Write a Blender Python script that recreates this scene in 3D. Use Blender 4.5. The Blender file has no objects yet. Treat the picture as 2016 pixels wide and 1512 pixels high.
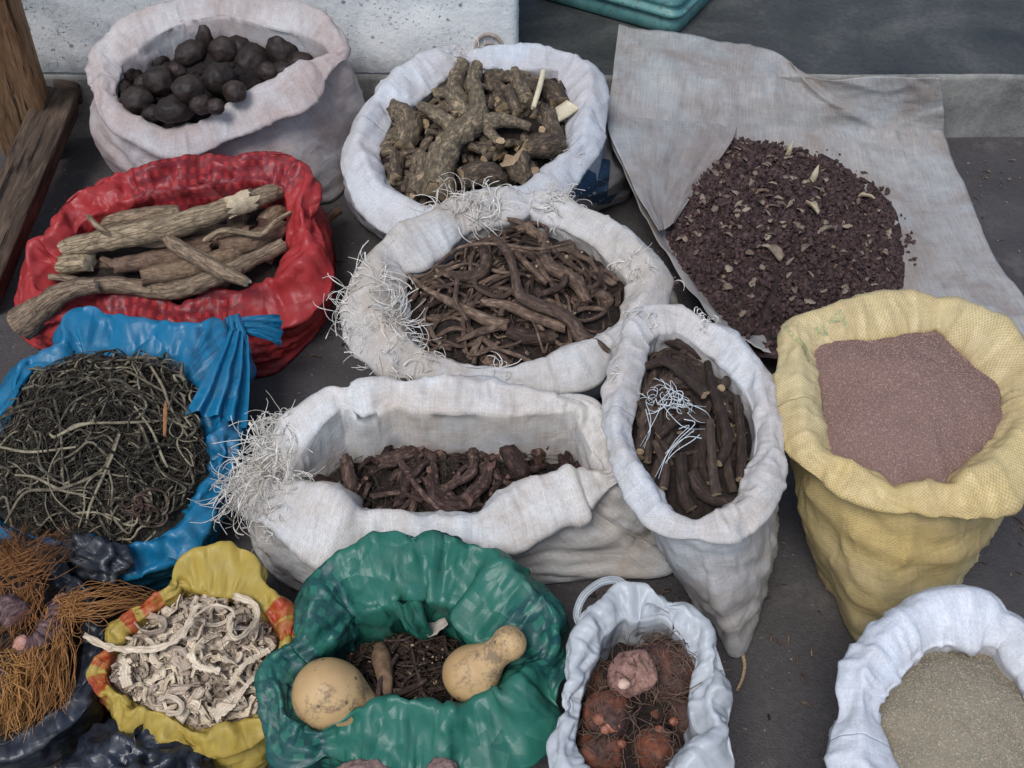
import bpy, math, random
import numpy as np
from mathutils import Vector
from mathutils.bvhtree import BVHTree

# ------------------------------------------------------------------ camera, world, light
SC = bpy.context.scene
COL = SC.collection
F_PX, CX, CY = 2128.0, 1008.0, 756.0          # focal length and centre in photo pixels
CAM = np.array([0.0, 0.0, 1.5]); PITCH = math.radians(47.0)
cam_data = bpy.data.cameras.new('camera'); cam_data.sensor_width = 36.0
cam_data.lens = F_PX / 2016.0 * 36.0; cam_data.clip_start = 0.05; cam_data.clip_end = 200
cam = bpy.data.objects.new('camera', cam_data); COL.objects.link(cam)
cam.location = CAM; cam.rotation_euler = (math.pi / 2 - PITCH, 0, 0)
SC.camera = cam
world = bpy.data.worlds.new("World"); SC.world = world; world.use_nodes = True
wn = world.node_tree.nodes; wl = world.node_tree.links
sky = wn.new('ShaderNodeTexSky'); sky.sky_type = 'NISHITA'; sky.sun_disc = False
SUN_EL, SUN_AZ = math.radians(60), math.radians(205)     # azimuth measured from +Y towards +X
sky.sun_elevation = SUN_EL; sky.sun_rotation = SUN_AZ
sky.air_density = 1.0; sky.dust_density = 1.6; sky.ozone_density = 0.0
wn['Background'].inputs['Strength'].default_value = 0.10
wl.new(sky.outputs[0], wn['Background'].inputs['Color'])
sun_d = bpy.data.lights.new('sun', 'SUN'); sun_d.energy = 1.35; sun_d.angle = math.radians(22)
sun_d.color = (0.98, 0.985, 1.0)
sun = bpy.data.objects.new('sun', sun_d); COL.objects.link(sun)
sd = Vector((math.sin(SUN_AZ) * math.cos(SUN_EL), math.cos(SUN_AZ) * math.cos(SUN_EL), math.sin(SUN_EL)))
sun.rotation_euler = sd.to_track_quat('Z', 'Y').to_euler()
SC.view_settings.view_transform = 'Standard'; SC.view_settings.look = 'None'
SC.view_settings.exposure = 0.68; SC.view_settings.gamma = 1.0
SC.view_settings.use_curve_mapping = False
SC.render.engine = 'CYCLES'
try:
    SC.cycles.max_bounces = 8; SC.cycles.diffuse_bounces = 3; SC.cycles.use_denoising = True
except Exception: pass

RNG = np.random.default_rng(11); random.seed(11)
U = lambda a, b: float(RNG.uniform(a, b))

# ------------------------------------------------------------------ measuring helpers
_cp, _sp = math.cos(PITCH), math.sin(PITCH)
def P(px, py, z):
    """point of the place seen at a photo pixel, at a known height"""
    px = np.asarray(px, float); py = np.asarray(py, float); z = np.asarray(z, float)
    u = (px - CX) / F_PX; v = -(py - CY) / F_PX
    dx = u; dy = _cp + v * _sp; dz = -_sp + v * _cp
    t = (z - CAM[2]) / dz
    return np.stack([CAM[0] + dx * t, CAM[1] + dy * t, CAM[2] + dz * t], -1)
def ray(px, py):
    u = (px - CX) / F_PX; v = -(py - CY) / F_PX
    return Vector((u, _cp + v * _sp, -_sp + v * _cp)).normalized()
def depth(Q):
    Q = np.asarray(Q); return (Q[..., 1] - CAM[1]) * _cp - (Q[..., 2] - CAM[2]) * _sp
def pxr(r, Q): return r * depth(Q) / F_PX      # photo-pixel radius -> metres

# ------------------------------------------------------------------ noise
_rs = np.random.RandomState(3)
_perm = np.concatenate([_rs.permutation(256)] * 3)
_g = _rs.normal(size=(256, 3)); _g /= np.linalg.norm(_g, axis=1)[:, None]
def pn(Q, s=0.0):
    Q = np.asarray(Q, float) + s * 17.31
    i = np.floor(Q).astype(int); f = Q - i; i &= 255
    w = f * f * f * (f * (f * 6 - 15) + 10)
    out = 0
    for a in (0, 1):
        for b in (0, 1):
            for c in (0, 1):
                h = _perm[_perm[_perm[(i[..., 0] + a) & 255] + ((i[..., 1] + b) & 255)] + ((i[..., 2] + c) & 255)]
                d = (_g[h] * (f - np.array([a, b, c]))).sum(-1)
                out = out + d * (w[..., 0] if a else 1 - w[..., 0]) * (w[..., 1] if b else 1 - w[..., 1]) * (w[..., 2] if c else 1 - w[..., 2])
    return out * 1.6
def fbm(Q, o=3, s=0.0):
    t = 0; a = 1.0; f = 1.0
    for k in range(o):
        t = t + a * pn(np.asarray(Q) * f, s + k * 3.7); a *= .5; f *= 2.03
    return t
def ridge(Q, s=0.0): return 1 - 2 * np.abs(pn(Q, s))
def crumple(Q, f, s, n=7):
    """sharp creased facets: warped triangle waves in random directions"""
    r = np.random.RandomState(int(s * 10) + 5); out = 0
    W = np.stack([pn(Q * f * .7, s + 1), pn(Q * f * .7, s + 2), pn(Q * f * .7, s + 3)], -1) * .5
    for k in range(n):
        d = r.normal(size=3); d /= np.linalg.norm(d); fr = f * r.uniform(.5, 1.6)
        x = ((Q * fr + W) @ d) + r.uniform(0, 9)
        tri = np.abs((x % 1.0) * 2 - 1) * 2 - 1
        out = out + tri * (.35 + .65 * np.clip(pn(Q * f * .5, s + k) * 1.6 + .4, 0, 1)) / (fr / f)
    return out / n * 1.8

def facet(x, y, nper, seed):
    """piecewise flat heights over a triangular lattice, periodic along x after nper cells: creased film"""
    xs = x + .5 * y; i = np.floor(xs).astype(int); j = np.floor(y).astype(int); fx = xs - i; fy = y - j
    H = np.random.RandomState(int(seed * 7) + 3).uniform(-1, 1, (4096,))
    def h(a, b): return H[_perm[(_perm[(a - (b // 2)) % nper & 255] + b) & 255] * 16 + ((a - (b // 2)) % nper & 15)]
    a, b, c, d = h(i, j), h(i + 1, j), h(i, j + 1), h(i + 1, j + 1)
    return np.where(fx + fy < 1, a + (b - a) * fx + (c - a) * fy, d + (c - d) * (1 - fx) + (b - d) * (1 - fy))

def catmull(p, n, closed=False):
    p = np.asarray(p, float)
    if closed: q = np.concatenate([p[-1:], p, p[:2]])
    else: q = np.concatenate([2 * p[:1] - p[1:2], p, 2 * p[-1:] - p[-2:-1]])
    segs = len(q) - 3
    t = np.linspace(0, segs, n, endpoint=not closed); i = np.minimum(t.astype(int), segs - 1); t = (t - i)[:, None]
    a, b, c, d = q[i], q[i + 1], q[i + 2], q[i + 3]
    return .5 * (2 * b + (c - a) * t + (2 * a - 5 * b + 4 * c - d) * t ** 2 + (3 * b - a - 3 * c + d) * t ** 3)

# ------------------------------------------------------------------ mesh building
class Geo:
    def __init__(s): s.V = []; s.Q = []; s.T = []; s.UV = []; s.mq = []; s.mt = []; s.n = 0
    def add(s, V, Q=None, T=None, UV=None, mq=0, mt=0):
        V = np.asarray(V, float).reshape(-1, 3); s.V.append(V)
        UV = np.zeros((len(V), 2)) if UV is None else np.asarray(UV, float).reshape(-1, 2); s.UV.append(UV)
        if Q is not None and len(Q):
            Q = np.asarray(Q, int).reshape(-1, 4); s.Q.append(Q + s.n); s.mq.append(np.broadcast_to(mq, len(Q)))
        if T is not None and len(T):
            T = np.asarray(T, int).reshape(-1, 3); s.T.append(T + s.n); s.mt.append(np.broadcast_to(mt, len(T)))
        s.n += len(V); return s
    def mesh(s, name, mats, loc=(0, 0, 0), smooth=True):
        V = np.concatenate(s.V) - np.asarray(loc); UV = np.concatenate(s.UV)
        Q = np.concatenate(s.Q) if s.Q else np.zeros((0, 4), int); T = np.concatenate(s.T) if s.T else np.zeros((0, 3), int)
        mi = np.concatenate([np.concatenate(s.mq) if s.mq else np.zeros(0, int), np.concatenate(s.mt) if s.mt else np.zeros(0, int)])
        me = bpy.data.meshes.new(name)
        lv = np.concatenate([Q.ravel(), T.ravel()]).astype(np.int32)
        me.vertices.add(len(V)); me.vertices.foreach_set('co', V.astype(np.float32).ravel())
        me.loops.add(len(lv)); me.loops.foreach_set('vertex_index', lv)
        nf = len(Q) + len(T); me.polygons.add(nf)
        ls = np.concatenate([np.arange(len(Q)) * 4, len(Q) * 4 + np.arange(len(T)) * 3]).astype(np.int32)
        me.polygons.foreach_set('loop_start', ls)
        try: me.polygons.foreach_set('loop_total', np.concatenate([np.full(len(Q), 4), np.full(len(T), 3)]).astype(np.int32))
        except Exception: pass
        me.polygons.foreach_set('material_index', mi.astype(np.int32))
        me.polygons.foreach_set('use_smooth', np.full(nf, smooth))
        uvl = me.uv_layers.new(name='UVMap'); uvl.data.foreach_set('uv', UV[lv].astype(np.float32).ravel())
        for m in (mats if isinstance(mats, (list, tuple)) else [mats]): me.materials.append(m)
        me.update(calc_edges=True); me.validate()
        return me
    def build(s, name, mats, parent=None, loc=None, smooth=True):
        if parent is not None: loc = parent['_o']
        elif loc is None:
            V = np.concatenate(s.V); loc = [V[:, 0].mean(), V[:, 1].mean(), V[:, 2].min()]
        if parent is not None and parent.parent is not None: pass
        o = bpy.data.objects.new(name, s.mesh(name, mats, loc, smooth)); COL.objects.link(o)
        if parent is not None: o.parent = parent
        else: o.location = loc
        ORG[o.name] = list(loc); return o
ORG = {}
class _O(dict): pass
def origin(o): return ORG[o.name]
def part(geo, name, mats, parent, label=None, kind=None, smooth=True):
    loc = ORG[parent.name]
    o = bpy.data.objects.new(name, geo.mesh(name, mats, loc, smooth)); COL.objects.link(o)
    o.parent = parent; ORG[o.name] = loc
    if label: o['label'] = label
    if kind: o['kind'] = kind
    return o
def tag(o, label, cat=None, group=None, kind=None):
    o['label'] = label
    if cat: o['category'] = cat
    if group: o['group'] = group
    if kind: o['kind'] = kind
    return o
def empty(name, loc, label, cat, group=None):
    o = bpy.data.objects.new(name, None); COL.objects.link(o); o.location = loc; o.empty_display_size = .05
    ORG[o.name] = list(loc); return tag(o, label, cat, group)
def thing(geo, name, mats, label, cat, group=None, kind=None, smooth=True):
    return tag(geo.build(name, mats, smooth=smooth), label, cat, group, kind)

def grid_faces(nr, nc, wrap=False):
    """nr rows, nc columns"""
    i = np.arange(nr - 1)[:, None]; j = np.arange(nc if wrap else nc - 1)[None, :]; j2 = (j + 1) % nc
    return np.stack([i * nc + j, i * nc + j2, (i + 1) * nc + j2, (i + 1) * nc + j], -1).reshape(-1, 4)
def grid_normals(G, wrap):
    """G [rows, cols, 3], wrap along columns"""
    if wrap: du = np.roll(G, -1, 1) - np.roll(G, 1, 1)
    else: du = np.gradient(G, axis=1)
    dv = np.gradient(G, axis=0)
    n = np.cross(du, dv); return n / (np.linalg.norm(n, axis=-1, keepdims=True) + 1e-9)

def tube(geo, pts, rad, n=None, sides=9, knob=0.0, kf=40.0, seed=0.0, cap=1, flat=1.0, body=0, jag=0.0):
    """tapered bent root: centreline points (m), radii (m); caps carry material index cap"""
    pts = np.asarray(pts, float); rad = np.asarray(rad, float) * np.ones(len(pts))
    L = np.linalg.norm(np.diff(pts, axis=0), axis=1).sum()
    if n is None: n = int(np.clip(L / .008, 5, 60))
    C = catmull(pts, n); R = np.maximum(catmull(rad[:, None], n)[:, 0], rad.min() * .6)
    T = np.gradient(C, axis=0); T /= np.linalg.norm(T, axis=1)[:, None] + 1e-12
    N = np.zeros_like(C); a = np.array([0, 0, 1.0]) if abs(T[0, 2]) < .9 else np.array([1.0, 0, 0])
    for k in range(n):
        a = a - T[k] * (a @ T[k]); a /= np.linalg.norm(a) + 1e-12; N[k] = a
    B = np.cross(T, N)
    th = np.arange(sides) * 2 * math.pi / sides
    G = C[:, None] + R[:, None, None] * (np.cos(th)[None, :, None] * N[:, None] * flat + np.sin(th)[None, :, None] * B[:, None])
    if knob > 0:
        d = fbm(G * kf, 2, seed); G = G + (G - C[:, None]) * (knob * d)[..., None]
    if jag > 0:
        G[0] -= T[0] * (RNG.normal(size=(sides, 1)) * jag * R[0]); G[-1] += T[-1] * (RNG.normal(size=(sides, 1)) * jag * R[-1])
    s = np.concatenate([[0], np.cumsum(np.linalg.norm(np.diff(C, axis=0), axis=1))])
    UV = np.stack(np.broadcast_arrays((np.arange(sides) / sides)[None, :] * 2 * math.pi * R.mean(), s[:, None]), -1)
    base = n * sides
    # caps get rim vertices of their own so that the cut end keeps a crisp edge
    V = np.concatenate([G.reshape(-1, 3), G[0], G[-1], [G[0].mean(0) - T[0] * R[0] * .08], [G[-1].mean(0) + T[-1] * R[-1] * .08]])
    UVa = np.concatenate([UV.reshape(-1, 2), np.zeros((2 * sides + 2, 2))])
    j = np.arange(sides); j2 = (j + 1) % sides
    t0 = np.stack([np.full(sides, base + 2 * sides), base + j2, base + j], -1)
    t1 = np.stack([np.full(sides, base + 2 * sides + 1), base + sides + j, base + sides + j2], -1)
    q = grid_faces(n, sides, True)[:, ::-1]
    geo.add(V, q, np.concatenate([t0, t1]), UVa, body, cap)
    return C
def hair(geo, pts, r, n=9, sides=3, mi=0):
    pts = np.asarray(pts, float); C = catmull(pts, n)
    T = np.gradient(C, axis=0); T /= np.linalg.norm(T, axis=1)[:, None] + 1e-12
    ref = np.array([.3, .2, .93]); N = np.cross(T, ref); N /= np.linalg.norm(N, axis=1)[:, None] + 1e-9; B = np.cross(T, N)
    th = np.arange(sides) * 2 * math.pi / sides
    rr = (np.asarray(r) * np.linspace(1, .6, n))[:, None, None]
    G = C[:, None] + rr * (np.cos(th)[None, :, None] * N[:, None] + np.sin(th)[None, :, None] * B[:, None])
    s = np.linspace(0, 1, n)
    UV = np.stack(np.broadcast_arrays((np.arange(sides) / sides)[None, :], s[:, None]), -1)
    geo.add(G.reshape(-1, 3), grid_faces(n, sides, True)[:, ::-1], None, UV, mi)
def tape(geo, pts, w, n=12, th=.00025, mi=0):
    """narrow flat plastic tape that twists as it goes"""
    C = catmull(np.asarray(pts, float), n); T = np.gradient(C, axis=0); T /= np.linalg.norm(T, axis=1)[:, None] + 1e-12
    N = np.cross(T, np.array([.3, .2, .93])); N /= np.linalg.norm(N, axis=1)[:, None] + 1e-9; B = np.cross(T, N)
    a = U(0, 6.3) + np.linspace(0, U(-3, 3), n); S = N * np.cos(a)[:, None] + B * np.sin(a)[:, None]; H = np.cross(T, S); ww = (w * (.75 + .25 * np.sin(np.linspace(U(0, 3), U(3, 9), n))))[:, None]
    G = np.stack([C + S * ww / 2 + H * th, C - S * ww / 2 + H * th, C - S * ww / 2 - H * th, C + S * ww / 2 - H * th], 1)
    geo.add(G.reshape(-1, 3), grid_faces(n, 4, True), None, np.zeros((4 * n, 2)), mi)
def ribbon(geo, pts, w, up=None, n=14, thick=.0012, curl=0.0, tw=0.0, mi=0, jag=0.0):
    """flat strip of bark with thickness, across-curl and twist"""
    pts = np.asarray(pts, float); C = catmull(pts, n)
    T = np.gradient(C, axis=0); T /= np.linalg.norm(T, axis=1)[:, None] + 1e-12
    up = np.array([0, 0, 1.0]) if up is None else np.asarray(up, float)
    S = np.cross(T, up); S /= np.linalg.norm(S, axis=1)[:, None] + 1e-9; N = np.cross(S, T)
    a = np.linspace(0, 1, n) * tw + U(-.3, .3)
    S2 = S * np.cos(a)[:, None] + N * np.sin(a)[:, None]; N2 = np.cross(S2, T)
    w = np.asarray(w) * np.ones(n) * (1 + .18 * RNG.normal(size=n) * (jag > 0))
    cs = np.array([-.5, -.2, .2, .5]); row = []
    for c in cs: row.append(C + S2 * (w * c)[:, None] + N2 * ((abs(c) * 2) ** 2 * curl * w)[:, None] + N2 * thick)
    for c in cs[::-1]: row.append(C + S2 * (w * c)[:, None] + N2 * ((abs(c) * 2) ** 2 * curl * w)[:, None] - N2 * thick)
    G = np.stack(row, 1)
    s = np.concatenate([[0], np.cumsum(np.linalg.norm(np.diff(C, axis=0), axis=1))])
    UV = np.stack(np.broadcast_arrays((np.concatenate([cs, cs[::-1]]) * w.mean())[None, :], s[:, None]), -1)
    m = 8; ends = np.array([[0, 1, 6, 7], [1, 2, 5, 6], [2, 3, 4, 5]])
    q = np.concatenate([grid_faces(n, m, True), ends, (ends + (n - 1) * m)[:, ::-1]])
    geo.add(G.reshape(-1, 3), q, None, UV, mi)

_ico = {}
def ico(sub):
    if sub in _ico: return _ico[sub]
    import bmesh
    bm = bmesh.new(); bmesh.ops.create_icosphere(bm, subdivisions=sub, radius=1)
    V = np.array([v.co[:] for v in bm.verts]); T = np.array([[v.index for v in f.verts] for f in bm.faces]); bm.free()
    _ico[sub] = (V, T); return _ico[sub]
def rot(ax, ay, az):
    cx, sx, cy, sy, cz, sz = math.cos(ax), math.sin(ax), math.cos(ay), math.sin(ay), math.cos(az), math.sin(az)
    return np.array([[cz, -sz, 0], [sz, cz, 0], [0, 0, 1]]) @ np.array([[cy, 0, sy], [0, 1, 0], [-sy, 0, cy]]) @ np.array([[1, 0, 0], [0, cx, -sx], [0, sx, cx]])
def lump(geo, c, r, R=None, sub=3, amp=.2, f=1.6, seed=0.0, crease=0.0, mi=0):
    V, T = ico(sub); d = fbm(V * f, 3, seed) * amp + (crease * (ridge(V * f * 1.3, seed + 5) - .5) if crease else 0)
    W = V * (1 + d)[:, None] * np.asarray(r)
    if R is not None: W = W @ np.asarray(R).T
    geo.add(W + np.asarray(c), None, T, V[:, :2] * np.mean(r), 0, mi)
# ------------------------------------------------------------------ materials
class N:
    def __init__(s, name):
        s.m = bpy.data.materials.new(name); s.m.use_nodes = True
        s.t = s.m.node_tree; s.n = s.t.nodes; s.b = s.n['Principled BSDF']; s.out = s.n['Material Output']
    def new(s, k, **kw):
        o = s.n.new(k)
        for a, b in kw.items(): setattr(o, a, b)
        return o
    def set(s, inp, v):
        if isinstance(v, bpy.types.NodeSocket): s.t.links.new(v, inp)
        elif isinstance(v, (tuple, list)) and len(v) == 3 and len(inp.default_value) == 4: inp.default_value = (*v, 1)
        else: inp.default_value = v
    def uv(s): return s.new('ShaderNodeTexCoord').outputs['UV']
    def obj(s): return s.new('ShaderNodeTexCoord').outputs['Object']
    def geo(s): return s.new('ShaderNodeNewGeometry').outputs['Position']
    def scale(s, v, sc, loc=(0, 0, 0)):
        o = s.new('ShaderNodeMapping'); s.set(o.inputs['Vector'], v); o.inputs['Scale'].default_value = sc; o.inputs['Location'].default_value = loc
        return o.outputs[0]
    def noise(s, v, sc, det=3, rough=.55, dist=0.0, col=False):
        o = s.new('ShaderNodeTexNoise'); s.set(o.inputs['Vector'], v); s.set(o.inputs['Scale'], sc)
        o.inputs['Detail'].default_value = det; o.inputs['Roughness'].default_value = rough; o.inputs['Distortion'].default_value = dist
        return o.outputs[1 if col else 0]
    def voro(s, v, sc, feat='F1', out=0, rnd=1.0):
        o = s.new('ShaderNodeTexVoronoi'); o.feature = feat; s.set(o.inputs['Vector'], v); s.set(o.inputs['Scale'], sc)
        o.inputs['Randomness'].default_value = rnd; return o.outputs[out]
    def ramp(s, f, stops, mode='LINEAR'):
        o = s.new('ShaderNodeValToRGB'); s.set(o.inputs[0], f); o.color_ramp.interpolation = mode
        e = o.color_ramp.elements
        while len(e) < len(stops): e.new(.5)
        for k, (p, c) in enumerate(stops):
            e[k].position = p; e[k].color = (c, c, c, 1) if isinstance(c, (int, float)) else (*c, 1)
        return o.outputs[0]
    def mix(s, f, a, b, mode='MIX'):
        o = s.new('ShaderNodeMix', data_type='RGBA', blend_type=mode)
        s.set(o.inputs[0], f); s.set(o.inputs[6], a); s.set(o.inputs[7], b); return o.outputs[2]
    def math(s, op, a, b=0.0, clamp=False):
        o = s.new('ShaderNodeMath', operation=op, use_clamp=clamp); s.set(o.inputs[0], a); s.set(o.inputs[1], b); return o.outputs[0]
    def sep(s, v):
        o = s.new('ShaderNodeSeparateXYZ'); s.set(o.inputs[0], v); return o.outputs
    def attr(s, name):
        o = s.new('ShaderNodeAttribute'); o.attribute_name = name; return o.outputs['Fac']
    def rnd(s): return s.new('ShaderNodeObjectInfo').outputs['Random']
    def hsv(s, c, h=.5, sat=1.0, v=1.0):
        o = s.new('ShaderNodeHueSaturation'); s.set(o.inputs['Color'], c); s.set(o.inputs['Hue'], h); s.set(o.inputs['Saturation'], sat); s.set(o.inputs['Value'], v)
        return o.outputs[0]
    def bump(s, h, strength=.5, dist=.001, prev=None):
        o = s.new('ShaderNodeBump'); s.set(o.inputs['Height'], h); o.inputs['Strength'].default_value = strength; o.inputs['Distance'].default_value = dist
        if prev is not None: s.set(o.inputs['Normal'], prev)
        return o.outputs[0]
    def fin(s, col=None, rough=None, nrm=None, spec=None, **kw):
        if col is not None: s.set(s.b.inputs['Base Color'], col)
        if rough is not None: s.set(s.b.inputs['Roughness'], rough)
        if nrm is not None: s.set(s.b.inputs['Normal'], nrm)
        if spec is not None: s.set(s.b.inputs['Specular IOR Level'], spec)
        for k, v in kw.items(): s.set(s.b.inputs[k], v)
        return s.m
    def translucent(s, col, f, nrm=None):
        tr = s.new('ShaderNodeBsdfTranslucent'); s.set(tr.inputs[0], col)
        if nrm is not None: s.set(tr.inputs['Normal'], nrm)
        mx = s.new('ShaderNodeMixShader'); s.set(mx.inputs[0], f)
        s.t.links.new(s.b.outputs[0], mx.inputs[1]); s.t.links.new(tr.outputs[0], mx.inputs[2])
        s.t.links.new(mx.outputs[0], s.out.inputs['Surface'])

def woven(name, base, dirt, pitch=.0034, dirt_amt=.5, streak=.22, seed=0.0, rough=.5, weave=.12, lines=None, tl=.12, s2w=.7, stain=None, alt=None):
    """woven polypropylene sacking: tapes crossing, each a little lighter or darker, dust rubbed in"""
    n = N(name); uv = n.uv(); pos = n.geo()
    x, y, _ = n.sep(uv)
    su = n.math('SINE', n.math('MULTIPLY', x, math.pi / pitch)); sv = n.math('SINE', n.math('MULTIPLY', y, math.pi / pitch))
    w = n.math('MULTIPLY', su, sv)
    s1 = n.noise(n.scale(uv, (1 / pitch * .55, 16, 1), (seed, seed, 0)), 1.0, 2)
    s2 = n.noise(n.scale(uv, (16, 1 / pitch * .55, 1), (seed + 3, seed, 0)), 1.0, 2)
    st = n.math('ADD', n.math('SUBTRACT', s1, .5), n.math('MULTIPLY', n.math('SUBTRACT', s2, .5), s2w))
    val = n.math('ADD', 1.0, n.math('ADD', n.math('MULTIPLY', st, streak * 1.7), n.math('ADD', n.math('MULTIPLY', w, weave), n.math('ADD', n.math('MULTIPLY', n.math('SUBTRACT', n.noise(n.scale(uv, (1, 1, 1), (seed, 2, 0)), 38.0, 3, .6), .5), .34), n.math('MULTIPLY', n.math('SUBTRACT', n.noise(n.scale(uv, (1, 1, 1), (seed, 4, 0)), 330.0, 2, .6), .5), .50)))))
    d1 = n.noise(n.scale(pos, (1, 1, 1), (seed * 3, seed, seed)), 7.0, 5, .62, .4)
    d2 = n.noise(pos, 60.0, 3, .6)
    dm = n.ramp(n.math('ADD', n.math('MULTIPLY', d1, .8), n.math('MULTIPLY', d2, .2)), [(.43 - .10 * dirt_amt, 0.0), (.68 - .1 * dirt_amt, 1.0)])
    dm = n.math('MULTIPLY', dm, min(1.0, .45 + .52 * dirt_amt))
    if stain:
        dv = n.new('ShaderNodeVectorMath', operation='DISTANCE'); n.set(dv.inputs[0], pos); dv.inputs[1].default_value = stain[:3]
        sm_ = n.ramp(n.math('ADD', n.math('DIVIDE', dv.outputs['Value'], stain[3]), n.math('MULTIPLY', n.math('SUBTRACT', n.noise(pos, 16.0, 4), .5), .9)), [(.5, .75), (1.0, 0.0)])
        dm = n.math('MAXIMUM', dm, sm_)
    cool = n.noise(n.scale(pos, (1, 1, 1), (seed, 5, 2)), 4.0, 2)
    b2 = n.mix(n.ramp(cool, [(.35, 0.0), (.65, 1.0)]), base, alt or tuple(np.array(base) * np.array([.92, .97, 1.03])))
    c = n.mix(dm, b2, dirt)
    hs = n.new('ShaderNodeHueSaturation'); n.set(hs.inputs['Color'], c); n.set(hs.inputs['Value'], val)
    c = hs.outputs[0]
    speck = n.noise(pos, 330.0, 2, .6)
    c = n.mix(n.ramp(speck, [(.66, 0.0), (.74, .35)]), c, tuple(np.array(dirt) * .45))
    wr = n.noise(n.scale(uv, (26, 34, 1), (seed, 1, 0)), 1.0, 4, .6, .8)
    nb = n.bump(wr, .35, .006)
    nb = n.bump(n.math('ADD', n.math('MULTIPLY', w, .5), n.math('MULTIPLY', st, .8)), .55, pitch * .14, nb)
    m = n.fin(c, n.math('ADD', rough, n.math('MULTIPLY', dm, .25)), nb, .42)
    if tl: n.translucent(c, tl, nb)
    return m

def plastic(name, col, dark, cell=.011, amount=.6, rough=.36, tl=.3, seed=0.0, band=.09, solid=False, stripe=False, spec=.5, crink=1.0):
    """thin printed carrier-bag film"""
    n = N(name); uv = n.uv(); pos = n.geo()
    warp = n.noise(uv, 9.0, 2, .5, 0, True)
    uvw = n.mix(.012, uv, warp, 'ADD')
    x, y, _ = n.sep(uvw)
    if amount > 0:
        k = math.pi / cell
        cx = n.ramp(n.math('ADD', n.math('MULTIPLY', n.math('SINE', n.math('MULTIPLY', x, k)), .5), .5), [(.44, 0.0), (.56, 1.0)])
        cy = n.ramp(n.math('ADD', n.math('MULTIPLY', n.math('SINE', n.math('MULTIPLY', y, k)), .5), .5), [(.44, 0.0), (.56, 1.0)])
        if stripe: chk = n.math('ADD', n.math('MULTIPLY', cx, .5), n.math('MULTIPLY', cy, .5))
        else: chk = n.math('SUBTRACT', 1.0, n.math('MULTIPLY', cx, cy))
        reg = n.ramp(n.math('ADD', n.attr('print'), n.math('MULTIPLY', n.math('SUBTRACT', n.noise(pos, 14.0, 3), .5), .5)), [(.40, 0.0), (.50, amount)])
        if solid: chk = 1.0
        wear = n.ramp(n.noise(pos, 55.0, 4, .65), [(.3, .45), (.6, 1.0)])
        f = n.math('MULTIPLY', n.math('MULTIPLY', chk, reg), n.math('MULTIPLY', wear, .9), True)
        c = n.mix(f, col, dark)
    else:
        c = n.mix(n.noise(pos, 20.0, 3), col, tuple(np.array(col) * .82))
    dust = n.ramp(n.noise(pos, 24.0, 5, .65), [(.48, 0.0), (.8, .4)])
    c = n.mix(dust, c, tuple(np.array(col) * .5 + np.array([.13, .12, .11])))
    # creased film: little planes that each face a slightly different way
    def tilt(sx, sy, amt, off):
        vv = n.mix(.35 / sx, n.scale(uv, (1, 1, 1), (off, seed, 0)), n.noise(n.scale(uv, (1, 1, 1), (off, 0, 0)), sx * .6, 2, .5, 0, True), 'ADD')
        o = n.new('ShaderNodeVectorMath', operation='SUBTRACT'); n.set(o.inputs[0], n.voro(n.scale(vv, (sx, sy, 1)), 1.0, 'F1', 1)); o.inputs[1].default_value = (.5, .5, .5)
        k_ = n.new('ShaderNodeVectorMath', operation='SCALE'); n.set(k_.inputs[0], o.outputs[0]); k_.inputs['Scale'].default_value = amt; return k_.outputs[0]
    def vadd(a_, b_):
        o = n.new('ShaderNodeVectorMath', operation='ADD'); n.set(o.inputs[0], a_); n.set(o.inputs[1], b_); return o.outputs[0]
    nm0 = n.bump(n.noise(n.scale(uv, (70, 50, 1), (seed, 0, 0)), 1.0, 4, .5, 1.2), crink * .3, .003)
    nm = vadd(vadd(nm0, tilt(17, 24, .42 * crink, 0.0)), tilt(52, 78, .26 * crink, 3.0))
    nz = n.new('ShaderNodeVectorMath', operation='NORMALIZE'); n.set(nz.inputs[0], nm); b = nz.outputs[0]
    m = n.fin(c, n.math('ADD', rough, n.math('MULTIPLY', dust, .5)), b, spec)
    if tl: n.translucent(c, tl, b)
    return m

def bark(name, stops, vary=.35, crack=.5, cs=(260, 60), rough=.85, hue=.02, bumpd=.0022, dusty=.35):
    """root or bark skin: long grain, cracks along the grain, each piece a little different"""
    n = N(name); uv = n.uv(); pos = n.geo(); r = n.rnd()
    off = n.new('ShaderNodeCombineXYZ'); n.set(off.inputs[0], n.math('MULTIPLY', r, 40)); n.set(off.inputs[1], n.math('MULTIPLY', r, 23))
    a = n.new('ShaderNodeVectorMath', operation='ADD'); n.set(a.inputs[0], n.scale(uv, (cs[0], cs[1], 1))); n.set(a.inputs[1], off.outputs[0])
    g = n.noise(a.outputs[0], 1.0, 4, .6, .6)
    blot = n.noise(pos, 70.0, 4, .6)
    f = n.math('ADD', n.math('MULTIPLY', g, .6), n.math('MULTIPLY', blot, .4))
    c = n.ramp(f, stops)
    vd = n.voro(a.outputs[0], .55, 'DISTANCE_TO_EDGE')
    cr = n.ramp(vd, [(.0, 1.0), (.09, 0.0)])
    c = n.mix(n.math('MULTIPLY', cr, crack), c, tuple(np.array(stops[0][1]) * .35))
    c = n.hsv(c, n.math('ADD', .5 - hue / 2, n.math('MULTIPLY', r, hue)), 1.0, n.math('ADD', 1 - vary, n.math('MULTIPLY', r, 2 * vary)))
    dust = n.ramp(n.noise(pos, 160.0, 2, .6), [(.6, 0.0), (.8, dusty)])
    c = n.mix(dust, c, tuple(np.array(stops[-1][1]) * 1.15))
    b = n.bump(n.math('SUBTRACT', f, n.math('MULTIPLY', cr, crack * .8)), .8, bumpd)
    return n.fin(c, rough, b, .25)

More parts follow.
